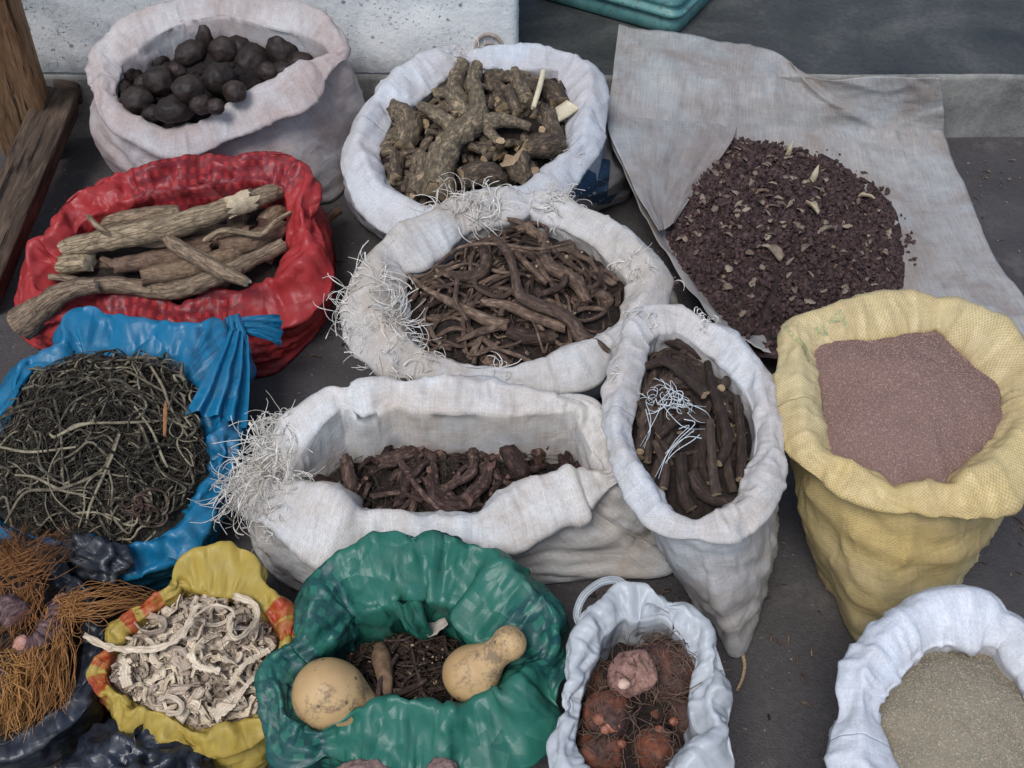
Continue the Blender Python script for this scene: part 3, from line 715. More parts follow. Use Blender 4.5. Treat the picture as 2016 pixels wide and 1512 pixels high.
    if style == 'cloth':
        U_ = np.broadcast_to(t[None], G.shape[:2]); V_ = np.broadcast_to(v[:, None], G.shape[:2])
        def fc(cell, el, sd):
            n_ = max(3, int(round(Ltot / cell))); wx = .6 * pn(S3 * (.8 / cell), sd + 1); wy = .6 * pn(S3 * (.8 / cell), sd + 2)
            return facet(U_ / Ltot * n_ + wx + V_ / cell * .6, V_ / (cell * el) + wy, n_, sd)
        D = .0030 * fbm(Q * 9, 2, seed) + .0042 * fc(.075, .7, seed + 1) + .0026 * fc(.036, 1.1, seed + 2) + .0009 * fc(.015, 1, seed + 3) + .0042 * np.maximum(ridge(sk * 15 + .5 * pn(S3 * 26)[..., None], seed + 7), 0) ** 3 + .0007 * pn(S3 * 70, seed + 9)
        di = S3.copy(); di[..., 2] = di[..., 2] * .45 + .25 * di[..., 0]
        fold = pn(hs * 16, seed + 4) * body_folds * .7 + .0055 * np.maximum(ridge(di * 13 + .3 * pn(S3 * 14)[..., None], seed + 5), 0) ** 2 + .005 * fc(.10, .6, seed + 6)
        D = np.where((K == 2)[:, None], D * .8 + fold, D) * amp
        bk = buckle(G, exc[0], exc[1], seed, np.broadcast_to(np.where(K == 1, 1.0, .9)[:, None] * (R * .55 + .003)[None], G.shape[:2]), rimw[:, None] * np.ones((1, NU)), .45, .006, ((24, 56, 150), (48, 120, 90), (72, 280, 34)), .006)
    else:
        U_ = np.broadcast_to(t[None], G.shape[:2]); V_ = np.broadcast_to(v[:, None], G.shape[:2])
        def fc(cell, el, sd):
            n_ = max(3, int(round(Ltot / cell))); wx = .5 * pn(S3 * (.8 / cell), sd + 1); wy = .5 * pn(S3 * (.8 / cell), sd + 2)
            return facet(U_ / Ltot * n_ + wx + V_ / cell * .5, V_ / (cell * el) + wy, n_, sd)
        pl_ = S3 * np.array([1, 1, .22]) + .012 * pn(S3 * 18, seed)[..., None]
        D = (.0075 * fc(.062, .6, seed + 1) + .0066 * fc(.033, .8, seed + 2) + .0036 * fc(.018, .9, seed + 3) + .0010 * fc(.008, 1, seed + 4) + .0075 * np.maximum(ridge(pl_ * 13, seed + 8) - .35, 0) - .006 * np.maximum(ridge(pl_ * 19, seed + 15) - .45, 0)) * amp
        bk = buckle(G, exc[0] * 3.2, exc[1] * 4.2, seed, np.broadcast_to((R * .60 + .005)[None], G.shape[:2]), rimw[:, None] * np.ones((1, NU)), .08, .003, ((20, 40, 220), (36, 84, 140), (60, 170, 70), (72, 330, 24)), .008)
    G = G + bk
    G = G + nrm * (D * rimw[:, None])[..., None]
    if sag: G[..., 2] -= sag * np.maximum(0, pn(S3 * 6, seed)) * (K == 1)[:, None]
    q = np.clip((np.arange(len(G)) - k0) / NB, 0, 1)
    G[..., 2] = np.maximum(G[..., 2], .003)
    root = empty(name, [cb[0], cb[1], 0], label, cat, group)
    Gw = np.concatenate([G, G[:, :1]], 1)                    # seam column so that the weave runs on
    g = Geo(); g.add(Gw.reshape(-1, 3), grid_faces(len(G), NU + 1)[:, ::-1], None, UVg.reshape(-1, 2))
    body = part(g, 'cloth' if style == 'cloth' else 'film', mat, root)
    sm = body.modifiers.new('thickness', 'SOLIDIFY'); sm.thickness = .0012 if style == 'cloth' else .0005; sm.offset = -1
    edge = C - E * (R * .80)[:, None]; edge[:, 2] = np.maximum(C[:, 2] - DR_, .02)
    pile = Pile(edge, None, dome, flat)
    if prt:
        w_ = np.zeros(NU)
        for (bx, by, pr_) in prt: w_ = np.maximum(w_, np.exp(-(((PM[:, 0] - bx) ** 2 + (PM[:, 1] - by) ** 2) / pr_ ** 2)))
        w_ = np.append(w_, w_[0]); at = body.data.attributes.new('print', 'FLOAT', 'POINT'); at.data.foreach_set('value', np.tile(w_, len(G)).astype(np.float32))
    info = dict(root=root, body=body, C=C, R=R, E=E, PM=PM, G=G, K=K, pile=pile, k0=k0, NB=NB, Lt=Ltot)
    return info

def bvh_of(info):
    G = info['G']; nr, nc = G.shape[:2]
    return BVHTree.FromPolygons([tuple(p) for p in G.reshape(-1, 3)], [tuple(f) for f in grid_faces(nr, nc, True)])
def drape(bvh, quad, nx, ny, lift=.0026):
    """flat print lying on the cloth: a patch between four corners, laid onto the surface"""
    q = np.asarray(quad, float); V = []; ok = True
    for j in range(ny + 1):
        for i in range(nx + 1):
            a, b = i / nx, j / ny
            p = (q[0] * (1 - a) + q[1] * a) * (1 - b) + (q[3] * (1 - a) + q[2] * a) * b
            h = bvh.ray_cast(Vector(CAM), ray(p[0], p[1]))
            if h[0] is None: return None
            nn = h[1] if h[1].dot(ray(p[0], p[1])) < 0 else -h[1]
            V.append(np.array(h[0]) + np.array(nn) * lift)
    return np.array(V), grid_faces(ny + 1, nx + 1)

def fringe(info, spots, mat, seed=0, rows=(14, 30), name='frayed_threads'):
    """loose tapes sticking out of a frayed hem; spots = (px, py, radius px, count, length m, direction px)"""
    g = Geo(); C, E, R, PM = info['C'], info['E'], info['R'], info['PM']; G = info['G']
    NUn = len(C)
    for (sx, sy, sr, cnt, ln, dx, dy) in spots:
        w = np.hypot(PM[:, 0] - sx, PM[:, 1] - sy); cand = np.where(w < sr)[0]
        if len(cand) == 0: cand = np.array([np.argmin(w)])
        for k in range(cnt):
            if k % 7 == 0: i0 = int(RNG.choice(cand)); r0 = int(RNG.integers(rows[0], rows[1])); dt = RNG.normal(size=3) * .7; bt = RNG.normal(size=3)
            i = (i0 + int(RNG.integers(-4, 5))) % NUn; r_ = int(np.clip(r0 + RNG.integers(-2, 3), rows[0], rows[1]))
            p = G[r_, i].copy(); L = ln * U(.3, 1.6); nn = p - C[i]; nn /= np.linalg.norm(nn) + 1e-9
            d = np.array([dx, -dy * .8, .1]) * U(.3, 1.0) + dt + RNG.normal(size=3) * .30; d -= nn * (d @ nn) * .9; d += nn * U(.0, .3); d /= np.linalg.norm(d)
            b = bt + RNG.normal(size=3) * .5; pts = [p + nn * .001]; q = p.copy() + nn * .001
            for m in range(5):
                d = d + np.cross(b, d) * .34 + RNG.normal(size=3) * .15 + np.array([0, 0, -.10]); d /= np.linalg.norm(d); q = q + d * L / 5
                e_ = q - C[i]; ne = np.linalg.norm(e_); mn = R[i] * .9
                if ne < mn: q = C[i] + e_ / ne * mn
                pts.append(q.copy())
            tape(g, pts, U(.0012, .0026), 12)
    return part(g, name, mat, info['root'], kind='stuff')

# ------------------------------------------------------------------ fillings
def wander(pile, L, n=7, curve=.5, x=None, y=None, a=None, m=.93, lift=0.0, wave=.004):
    if x is None: x, y = pile.rand(m * .95)
    if a is None: a = U(0, 2 * math.pi)
    k = U(-1, 1) * curve; pts = []; st = L / (n - 1)
    for i in range(n):
        pts.append((x, y)); 
        a += k * U(.3, 1.0) + RNG.normal() * curve * .45
        nx, ny = x + st * math.cos(a), y + st * math.sin(a)
        if pile.rho(nx, ny) > m:
            to = math.atan2(pile.c[1] - y, pile.c[0] - x); da = (to - a + math.pi) % (2 * math.pi) - math.pi
            a += da * .7; nx, ny = x + st * math.cos(a), y + st * math.sin(a)
        if pile.rho(nx, ny) > m:
            nx, ny = x, y + 0
            if i >= 2: break
            nx, ny = x + .3 * st * math.cos(a + 3), y + .3 * st * math.sin(a + 3)
        x, y = nx, ny
    pts = np.array(pts); z = pile.z(pts[:, 0], pts[:, 1]) + lift + RNG.normal(size=len(pts)) * wave
    return np.concatenate([pts, z[:, None]], 1)
def trace(pile, pxs, r, lift=0.0, z=None):
    """a piece whose run can be read off the photograph; lies r above the heap"""
    out = []; rr = []
    r = np.asarray(r, float) * np.ones(len(pxs)); lift = np.asarray(lift, float) * np.ones(len(pxs))
    for (x, y), a, l in zip(pxs, r, lift):
        q = pile.on(x, y, l) if z is None else P(x, y, z + l)
        ar = pxr(a, q); q = pile.on(x, y, l + ar * .6) if z is None else P(x, y, z + l + ar)
        out.append(q); rr.append(ar)
    return np.array(out), np.array(rr)

def where_in(pile, x, y):
    q = float(pile.rho(x, y))
    if q < .38: return 'in the middle of'
    a = math.degrees(math.atan2(y - pile.c[1], x - pile.c[0])) % 360
    return 'at the ' + ['right', 'back right', 'back', 'back left', 'left', 'front left', 'front', 'front right'][int((a + 22.5) // 45) % 8] + ' of'
# ------------------------------------------------------------------ setting
def sheet(x0, x1, y0, y1, z, nx, ny, amp, f):
    X, Y = np.meshgrid(np.linspace(x0, x1, nx), np.linspace(y0, y1, ny))
    G = np.stack([X, Y, np.full_like(X, z)], -1); G[..., 2] += amp * fbm(G * f, 3, 2)
    g = Geo(); g.add(G.reshape(-1, 3), grid_faces(ny, nx), None, G[..., :2].reshape(-1, 2)); return g
STEP_Y, STEP_Z = 2.215, .164
o = sheet(-40, 40, -40, 2.3, -.004, 40, 40, 0, 1).build('ground', M['ground'], loc=(0, 0, 0)); o['kind'] = 'structure'
# near paving, gently uneven
gp = sheet(-2.6, 2.6, .2, STEP_Y - .004, 0, 160, 130, .0022, 5).build('pavement', M['ground'], loc=(0, 0, 0)); gp['kind'] = 'structure'
def worn_box(x0, x1, y0, y1, z0, z1, nx, nz, r, amp, seed):
    """long block whose front top edge is worn round: front face then top"""
    prof = [(y0, z0 + (z1 - r - z0) * t) for t in np.linspace(0, 1, nz)]
    prof += [(y0 + r - r * math.cos(a), z1 - r + r * math.sin(a)) for a in np.linspace(.25, math.pi / 2, 5)]
    prof += [(y0 + r + (y1 - y0 - r) * t ** 1.6, z1) for t in np.linspace(.02, 1, 22)]
    xs = np.linspace(x0, x1, nx); G = np.array([[(x, p[0], p[1]) for x in xs] for p in prof])
    G[..., 1] += amp * fbm(G * 9, 4, seed) * (G[..., 1] < y0 + .1); G[..., 2] += amp * .6 * fbm(G * 6, 3, seed + 2) * (G[..., 2] > z1 - 1.5 * r)
    return G, nz + 4
G, nf = worn_box(-4, 4, STEP_Y, 3.6, -.01, STEP_Z, 260, 14, .012, .004, 3)
g = Geo(); q = grid_faces(len(G), 260); g.add(G.reshape(-1, 3), q, None, G[..., [0, 2]].reshape(-1, 2), np.where(np.arange(len(q)) < (nf - 1) * 259, 0, 1))
o = g.build('step', [M['step_face'], M['step_top']], loc=(0, 0, 0)); o['kind'] = 'structure'
# whitewashed wall end standing on the step
WX = float(P(1021, 60, .3)[0] * (STEP_Y + .012) / P(1021, 60, .3)[1]); WX = .0136
xs = np.linspace(-3.2, WX, 200); zs = np.linspace(STEP_Z + .001, 2.6, 120)
prof = [(x, STEP_Y + .014) for x in np.linspace(-3.2, WX - .018, 210)] + [(WX - .018 + .018 * math.sin(a), STEP_Y + .032 - .018 * math.cos(a)) for a in np.linspace(.2, 1.57, 6)] + [(WX, STEP_Y + .05 + .35 * t) for t in np.linspace(.02, 1, 24)]
G = np.array([[(p[0], p[1], z) for p in prof] for z in zs]); nz_ = np.where((np.arange(len(prof)) < 214)[None, :, None], np.array([0, -1, 0]), np.array([1, 0, 0]))
G = G + nz_ * (.0035 * fbm(G * 12, 4, 8) + .002 * fbm(G * 50, 2, 9))[..., None]
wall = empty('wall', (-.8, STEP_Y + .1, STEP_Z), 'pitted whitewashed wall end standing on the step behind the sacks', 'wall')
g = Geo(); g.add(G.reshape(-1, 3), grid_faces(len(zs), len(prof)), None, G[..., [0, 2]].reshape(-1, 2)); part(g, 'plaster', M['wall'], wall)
def onwall(px, py, out=.004):
    r = ray(px, py); t = (STEP_Y + .014 - out) / r.y; return np.array(CAM) + np.array(r) * t
g = Geo(); cx, cy = 960, 98
sp = [onwall(cx + (30 - 25 * t) * math.cos(-.25 - t * 10.5), cy + (34 - 29 * t) * math.sin(-.25 - t * 10.5)) for t in np.linspace(0, 1, 40)]
tube(g, sp, np.linspace(.0055, .0022, 40), n=90, sides=7, knob=.25, kf=60, flat=.8); part(g, 'spiral_relief', M['spiral'], wall)
# ---------------------------------------------------------- wooden trestle at the left
def plank(a, b, w, h, up, seed, bev=.008):
    """sawn timber from a to b; returns object matrix and geometry along its own x axis"""
    a, b = np.array(a, float), np.array(b, float); L = np.linalg.norm(b - a); x = (b - a) / L
    z = np.array(up, float); z -= x * (z @ x); z /= np.linalg.norm(z); y = np.cross(z, x)
    n = 60; th = []
    for sx, sy in ((1, 1), (-1, 1), (-1, -1), (1, -1)):
        for k in range(4):
            an = math.atan2(sy, sx) - math.pi / 4 + k / 3 * math.pi / 2 if False else {(1, 1): 0, (-1, 1): math.pi / 2, (-1, -1): math.pi, (1, -1): 1.5 * math.pi}[(sx, sy)] + k / 3 * math.pi / 2
            th.append((sx * (w / 2 - bev) + bev * math.cos(an), sy * (h / 2 - bev) + bev * math.sin(an)))
    # denser ring along the flats
    ring = []
    for k in range(16):
        p, q = np.array(th[k]), np.array(th[(k + 1) % 16]); m = 5 if k % 4 == 3 else 1
        for j in range(m): ring.append(p + (q - p) * j / m)
    ring = np.array(ring); xs = np.linspace(0, L, n)
    G = np.stack([np.repeat(xs[:, None], len(ring), 1), np.repeat(ring[None, :, 0], n, 0), np.repeat(ring[None, :, 1], n, 0)], -1)
    d = .0022 * fbm(G * np.array([3, 30, 30]), 3, seed) + .0016 * pn(G * np.array([5, 90, 90]), seed + 3)
    G[..., 1:] += G[..., 1:] / (np.linalg.norm(G[..., 1:], axis=-1, keepdims=True)) * d[..., None]
    m_ = len(ring); g = Geo(); g.add(G.reshape(-1, 3), grid_faces(n, m_, True), None, G[..., [1, 0]].reshape(-1, 2))
    for e, s in ((0, 1), (n - 1, -1)):
        g.add(np.concatenate([G[e], [G[e].mean(0)]]), None, [[m_, (k + 1) % m_, k][::s] for k in range(m_)])
    from mathutils import Matrix
    return g, Matrix(((x[0], y[0], z[0], a[0]), (x[1], y[1], z[1], a[1]), (x[2], y[2], z[2], a[2]), (0, 0, 0, 1)))
tb = P(60, 330, .0); trestle = empty('trestle', (tb[0], tb[1], 0), 'wooden trestle leg and weathered foot beam standing at the left edge', 'trestle')
def plank_part(name, mat, *a):
    g, mw = plank(*a); o = bpy.data.objects.new(name, g.mesh(name, mat)); COL.objects.link(o); o.parent = trestle
    from mathutils import Matrix
    o.matrix_local = Matrix.Translation(-Vector(trestle.location)) @ mw; ORG[o.name] = [0, 0, 0]; return o
p0 = P(128, 185, .14); p1 = P(-150, 520, .05)
p0 = P(116, 198, .14); p1 = P(-52, 590, .05)
plank_part('foot_beam', M['wood2'], p0, p1, .085, .075, (.25, -.5, .85), 2)
plank_part('leg', M['wood1'], P(66, 292, .015), P(-64, -110, .58), .12, .07, (.15, -.9, .45), 5)
g = Geo(); c_ = P(112, 182, .13); V, T = ico(2); 
W = np.sign(V) * np.abs(V) ** .35 * np.array([.028, .045, .030]); W = W @ rot(.1, .1, .5).T; g.add(W + c_ + np.array([.012, .03, -.004]), None, T, V[:, :2] * .03)
part(g, 'beam_end', M['wood2'], trestle)

# ---------------------------------------------------------- teal metal box on the step
def rr_ring(hx, hy, r, z, k=5):
    out = []
    for sx, sy, a0 in ((1, 1, 0), (-1, 1, 90), (-1, -1, 180), (1, -1, 270)):
        for j in range(k): a = math.radians(a0 + 90 * j / (k - 1)); out.append((sx * (hx - r) + r * math.cos(a), sy * (hy - r) + r * math.sin(a), z))
    return np.array(out)
bc = P(1330, 78, STEP_Z)                                     # near corner on the step
ea = P(1122, 18, STEP_Z + .00) - bc; ea[2] = 0; la = np.linalg.norm(ea); ea /= la
eb = np.array([-ea[1], ea[0], 0]); eb = eb if eb[1] > 0 else -eb
ang = math.atan2(ea[1], ea[0])
box = empty('metal_box', (bc[0], bc[1], STEP_Z), 'worn teal painted metal box standing on the dark step', 'box')
hx, hy = .20, .17
ctr = bc + ea * hx + eb * hy
def rings(lst, name, sub=True):
    Rm = rot(0, 0, ang); rs = [rr_ring(a, b, r, z) @ Rm.T + np.array([ctr[0], ctr[1], STEP_Z]) for a, b, r, z in lst]
    m_ = len(rs[0]); g = Geo(); G = np.stack(rs); g.add(G.reshape(-1, 3), grid_faces(len(rs), m_, True), None, np.zeros((len(rs) * m_, 2)))
    g.add(np.concatenate([G[-1], [G[-1].mean(0)]]), None, [[m_, k, (k + 1) % m_] for k in range(m_)])
    return part(g, name, M['teal'], box)
rings([(hx - .012, hy - .012, .03, .001), (hx - .004, hy - .004, .03, .006), (hx - .004, hy - .004, .03, .040), (hx - .012, hy - .012, .03, .044)], 'base_rim')
rings([(hx - .016, hy - .016, .03, .045), (hx + .004, hy + .004, .034, .049), (hx + .006, hy + .006, .034, .056), (hx + .004, hy + .004, .034, .062), (hx - .006, hy - .006, .03, .064), (hx - .006, hy - .006, .03, .074), (hx - .001, hy - .001, .03, .079), (hx - .004, hy - .004, .03, .084), (hx - .010, hy - .010, .03, .20), (hx - .010, hy - .010, .03, .30)], 'box_body')
rings([(hx - .002, hy - .002, .03, .301), (hx + .003, hy + .003, .03, .304), (hx + .003, hy + .003, .03, .335), (hx - .01, hy - .01, .03, .345)], 'lid')
# ------------------------------------------------------------------ the sacks and bags
A = make_sack('sack', 'dusty white woven sack with rolled rim holding black lumps, beside the trestle', 'sack', (440, 160),
    [(171,118),(189,82),(228,46),(271,25),(339,2),(393,-6),(450,-5),(536,0),(614,11),(660,32),(684,71),(686,118),(675,157),(636,200),(571,232),(500,264),(428,293),(386,309),(339,314),(307,303),(250,271),(214,246),(195,218),(178,168)],
    [(228,171),(234,143),(243,121),(264,107),(300,86),(343,61),(386,46),(415,40),(446,36),(486,46),(536,64),(586,70),(625,84),(646,104),(652,116),(621,127),(536,156),(464,191),(425,225),(393,243),(346,259),(307,246),(264,225),(236,200)],
    .215, .37, [(222,330),(300,385),(400,408),(520,412),(600,402),(662,388),(698,330),(694,260),(640,215),(450,190),(280,210),(228,262)],
    M['sackA'], .18, .045, seed=1.3, bulge=.035, amp=1.0, pinch=[(640,95,28,.45),(345,312,30,-.25),(190,190,22,.3)], drop=(0.02, 0.085))
B = make_sack('sack', 'white woven sack with blue printed patch holding knobbly grey roots', 'sack', (945, 250),
    [(673,326),(678,285),(692,236),(723,181),(779,128),(834,104),(890,89),(918,96),(970,87),(1022,83),(1091,94),(1147,115),(1185,135),(1196,174),(1196,230),(1188,278),(1161,320),(1120,375),(1090,410),(1010,450),(920,475),(830,478),(765,458),(727,430),(692,385)],
    [(744,295),(768,243),(779,222),(820,205),(855,180),(883,153),(904,126),(939,128),(952,139),(1015,142),(1057,137),(1095,139),(1100,167),(1122,205),(1116,250),(1105,290),(1057,333),(1015,362),(960,385),(900,400),(848,408),(813,388),(772,365),(755,333)],
    .20, .315, [(690,400),(740,460),(830,480),(950,470),(1080,445),(1170,418),(1238,385),(1215,320),(1150,250),(950,220),(780,250),(700,320)],
    M['sackB'], .175, .055, seed=2.1, bulge=.02, pinch=[(915,112,20,.4),(772,372,22,.3),(1180,140,22,.3)], drop=(0.015, 0.035))
D = make_sack('bag', 'red plastic carrier bag with dark check print holding bark covered sticks', 'bag', (345, 490),
    [(30,530),(38,499),(87,457),(104,412),(149,381),(226,349),(312,322),(399,308),(486,306),(555,301),(587,315),(621,363),(637,436),(639,481),(652,530),(634,580),(590,622),(530,640),(451,643),(347,645),(250,640),(150,640),(75,628),(40,590)],
    [(120,506),(139,474),(150,454),(174,430),(208,412),(271,388),(312,378),(347,374),(451,360),(538,360),(566,395),(559,454),(555,495),(535,523),(503,563),(434,572),(347,584),(295,578),(208,580),(150,588),(112,575),(112,540)],
    .105, .225, [(48,600),(60,665),(150,700),(300,715),(430,722),(517,735),(575,700),(640,610),(650,500),(600,400),(400,350),(200,390),(90,480)],
    M['red'], .085, .055, 'film', seed=3.7, bulge=.03, amp=.85, pinch=[(590,315,25,.3),(120,410,25,.35),(640,480,25,.35)], drop=(0.015, 0.085), prt=[(420, 335, 90), (530, 330, 80), (300, 350, 50), (250, 610, 70), (340, 615, 90), (430, 610, 60), (60, 640, 40)])
E_ = make_sack('sack', 'frayed white woven sack with curled hem holding twisted brown roots', 'sack', (1010, 585),
    [(672,624),(680,571),(697,530),(738,477),(791,439),(851,409),(923,383),(998,373),(1073,375),(1130,394),(1187,420),(1232,447),(1273,477),(1303,522),(1313,556),(1310,600),(1280,640),(1225,690),(1183,748),(1130,768),(1073,766),(979,750),(904,745),(810,740),(749,729),(710,695),(685,665)],
    [(800,560),(806,530),(843,522),(874,508),(900,485),(920,462),(964,450),(1017,437),(1045,428),(1070,437),(1122,460),(1160,479),(1194,511),(1237,545),(1240,560),(1228,590),(1198,640),(1165,660),(1130,673),(1073,699),(1017,720),(964,720),(911,709),(851,680),(813,650),(804,609)],
    .27, .31, [(730,640),(740,720),(800,770),(950,800),(1100,800),(1200,770),(1290,700),(1330,620),(1300,540),(1180,480),(1000,470),(850,500),(770,560)],
    M['sackE'], .245, .045, seed=4.4, bulge=.01, pinch=[(1040,400,18,.4),(1300,560,28,-.15),(1190,690,22,.3),(1240,640,25,.25)], drop=(0.02, 0.04))
F = make_sack('sack', 'white woven sack lying low with frayed left end holding reddish brown root chunks', 'sack', (880, 905),
    [(675,752),(761,740),(856,738),(951,744),(1047,762),(1123,781),(1180,805),(1210,857),(1224,940),(1205,986),(1142,1016),(1070,1050),(999,1074),(904,1078),(785,1066),(700,1085),(618,1098),(560,1070),(510,1030),(460,990),(448,960),(470,924),(518,848),(570,806),(618,779)],
    [(685,800),(742,812),(794,798),(837,812),(913,814),(975,816),(1047,812),(1123,808),(1142,843),(1168,890),(1190,925),(1160,950),(1094,932),(1047,943),(975,973),(928,1004),(856,1010),(785,995),(713,981),(642,969),(598,957),(609,910),(637,843)],
    .165, .29, [(500,1070),(545,1135),(620,1170),(800,1185),(1000,1165),(1070,1150),(1190,1135),(1322,1122),(1290,1062),(1230,985),(1100,900),(850,860),(620,920),(520,1010)],
    M['sackF'], .14, .045, seed=5.9, bulge=.015, amp=1.15, pinch=[(935,1018,26,.4),(1160,830,40,.2),(505,900,70,.25)], bumps=[(500,930,90,-.045)], drop=(0.05, 0.14))
G_ = make_sack('sack', 'narrow white woven sack tapering to a corner on the ground, holding dark straight sticks', 'sack', (1365, 815),
    [(1188,797),(1198,725),(1217,658),(1228,625),(1243,607),(1274,597),(1341,597),(1388,617),(1439,642),(1480,684),(1511,735),(1532,797),(1541,869),(1537,942),(1515,1005),(1460,1052),(1388,1066),(1331,1060),(1284,1043),(1243,988),(1207,916),(1189,849)],
    [(1243,828),(1262,751),(1272,684),(1286,662),(1315,655),(1346,660),(1382,686),(1418,720),(1460,761),(1475,792),(1487,833),(1486,875),(1476,921),(1463,967),(1434,996),(1393,1008),(1362,1012),(1325,1000),(1295,952),(1269,911),(1248,869)],
    .335, .375, [(1330,1095),(1375,1185),(1432,1255),(1445,1287),(1460,1286),(1480,1258),(1494,1205),(1508,1117),(1500,1000),(1440,900),(1360,880),(1310,960)],
    M['sackG'], .285, .035, seed=6.6, bulge=.012, pinch=[(1270,605,22,.4),(1345,610,14,.35),(1480,800,20,.25),(1370,1030,22,.35)], drop=(0.03, 0.05))
H = make_sack('sack', 'yellow woven sack with rolled rim filled with pinkish brown powder', 'sack', (1790, 800),
    [(1528,761),(1533,691),(1540,632),(1606,610),(1681,583),(1756,566),(1842,577),(1932,602),(2013,642),(2062,720),(2080,800),(2062,900),(2013,965),(1975,1000),(1907,1013),(1807,1010),(1721,996),(1656,975),(1601,942),(1555,895),(1535,832)],
    [(1638,872),(1629,822),(1613,761),(1609,693),(1671,670),(1741,671),(1802,655),(1850,655),(1882,690),(1922,733),(1963,763),(1978,806),(1970,850),(1932,887),(1884,925),(1867,952),(1822,948),(1792,950),(1762,958),(1731,935),(1681,902),(1650,888)],
    .345, .375, [(1612,1090),(1656,1190),(1692,1268),(1760,1275),(1832,1232),(1880,1140),(1925,1060),(1940,980),(1900,900),(1790,870),(1650,920)],
    M['sackH'], .335, .045, seed=7.2, bulge=.02, amp=.95, pinch=[(1845,600,16,.45),(1560,640,24,.3),(1640,885,20,.4),(1790,960,18,.25)], drop=(0.004, 0.012))
I_ = make_sack('sack', 'bright white woven sack filled with beige powder at the bottom right corner', 'sack', (1900, 1460),
    [(1634,1512),(1644,1411),(1659,1325),(1702,1262),(1759,1212),(1826,1166),(1903,1150),(1956,1162),(2013,1207),(2095,1285),(2150,1410),(2150,1560),(2080,1700),(1950,1760),(1800,1740),(1680,1660),(1638,1580)],
    [(1769,1512),(1754,1455),(1735,1387),(1754,1349),(1783,1311),(1821,1280),(1865,1265),(1912,1270),(1951,1284),(1975,1290),(1994,1320),(2016,1345),(2040,1420),(2050,1540),(2000,1640),(1900,1670),(1820,1630),(1775,1570)],
    .27, .31, dict(s=(.85, .85), o=(0, .01)),
    M['sackI'], .262, .05, seed=8.5, bulge=.015, amp=1.35, pinch=[(1812,1190,20,.4),(1975,1230,30,.3),(1700,1400,30,.2)], drop=(0.008, 0.03))
J = make_sack('bag', 'blue plastic carrier bag with dark check print spilling fine grey roots', 'bag', (200, 890),
    [(10,790),(28,740),(50,700),(107,672),(135,615),(175,603),(222,622),(317,632),(397,646),(455,640),(488,690),(476,747),(470,818),(462,900),(440,960),(418,1016),(385,1070),(330,1112),(240,1135),(160,1130),(60,1100),(-20,1040),(-55,950),(-40,860)],
    [(40,780),(67,735),(95,731),(143,722),(222,714),(298,714),(331,716),(345,742),(377,786),(393,850),(405,917),(388,965),(349,1005),(309,1040),(238,1060),(159,1058),(60,1048),(8,1026),(-22,950),(-10,870)],
    .105, .165, [(-40,1060),(40,1130),(119,1170),(178,1190),(240,1175),(341,1140),(410,1075),(455,980),(475,880),(470,760),(380,690),(180,690),(20,760),(-50,900)],
    M['blue'], .095, .06, 'film', seed=9.1, bulge=.02, amp=.8, pinch=[(450,660,30,.4),(60,700,25,.3),(110,660,22,.3)], drop=(0.005, 0.02), prt=[(440, 700, 70), (470, 790, 90), (440, 900, 60)])
K = make_sack('bag', 'yellow and red plastic carrier bag holding pale bark shavings', 'bag', (385, 1300),
    [(176,1323),(195,1290),(208,1245),(251,1209),(293,1173),(335,1145),(342,1118),(368,1092),(417,1077),(472,1082),(508,1098),(530,1144),(566,1196),(572,1240),(570,1300),(556,1360),(534,1410),(521,1440),(456,1478),(400,1478),(325,1459),(247,1450),(228,1417),(206,1375),(186,1349)],
    [(208,1313),(221,1288),(241,1258),(262,1226),(299,1206),(329,1182),(358,1167),(404,1160),(456,1166),(504,1186),(527,1209),(548,1258),(548,1297),(535,1340),(525,1385),(508,1407),(439,1427),(384,1435),(325,1411),(277,1391),(238,1365),(212,1342)],
    .125, .185, [(232,1400),(262,1465),(330,1500),(430,1530),(510,1512),(545,1450),(560,1360),(560,1270),(500,1190),(380,1170),(260,1230),(210,1320)],
    M['yellow'], .12, .035, 'film', seed=10.4, bulge=.01, amp=.7, pinch=[(535,1145,22,.3),(340,1140,24,.35),(190,1300,20,.3)], drop=(0.01, 0.045), prt=[(195, 1290, 26), (290, 1180, 30), (250, 1215, 18), (190, 1350, 24), (560, 1200, 24), (566, 1240, 20), (545, 1400, 22)])
GREEN = make_sack('bag', 'green plastic carrier bag with dark check print holding gourds and twigs', 'bag', (815, 1290),
    [(503,1339),(560,1270),(574,1208),(588,1152),(647,1103),(706,1072),(768,1058),(820,1060),(852,1051),(914,1062),(966,1082),(1008,1089),(1063,1145),(1105,1190),(1141,1239),(1131,1270),(1115,1315),(1108,1367),(1102,1419),(1075,1475),(1000,1500),(924,1512),(792,1512),(654,1500),(560,1490),(536,1454),(525,1398)],
    [(584,1353),(619,1301),(640,1270),(680,1225),(703,1192),(751,1184),(790,1176),(838,1172),(893,1182),(900,1214),(922,1235),(959,1268),(1012,1284),(1028,1308),(1001,1329),(949,1353),(924,1367),(869,1386),(806,1381),(758,1392),(723,1405),(671,1424),(625,1432),(608,1420),(588,1400)],
    .16, .215, dict(s=(.93, .90), o=(0, .0)),
    M['green'], .115, .03, 'film', seed=11.8, bulge=.02, amp=.95, pinch=[(515,1340,30,.35),(1090,1260,40,.25),(615,1130,24,.3),(960,1360,30,.3)], drop=(0.045, 0.13), prt=[(620, 1180, 70), (560, 1280, 50), (545, 1380, 60), (600, 1450, 50), (1080, 1230, 80), (1110, 1320, 60), (1060, 1440, 50), (560, 1480, 50)])
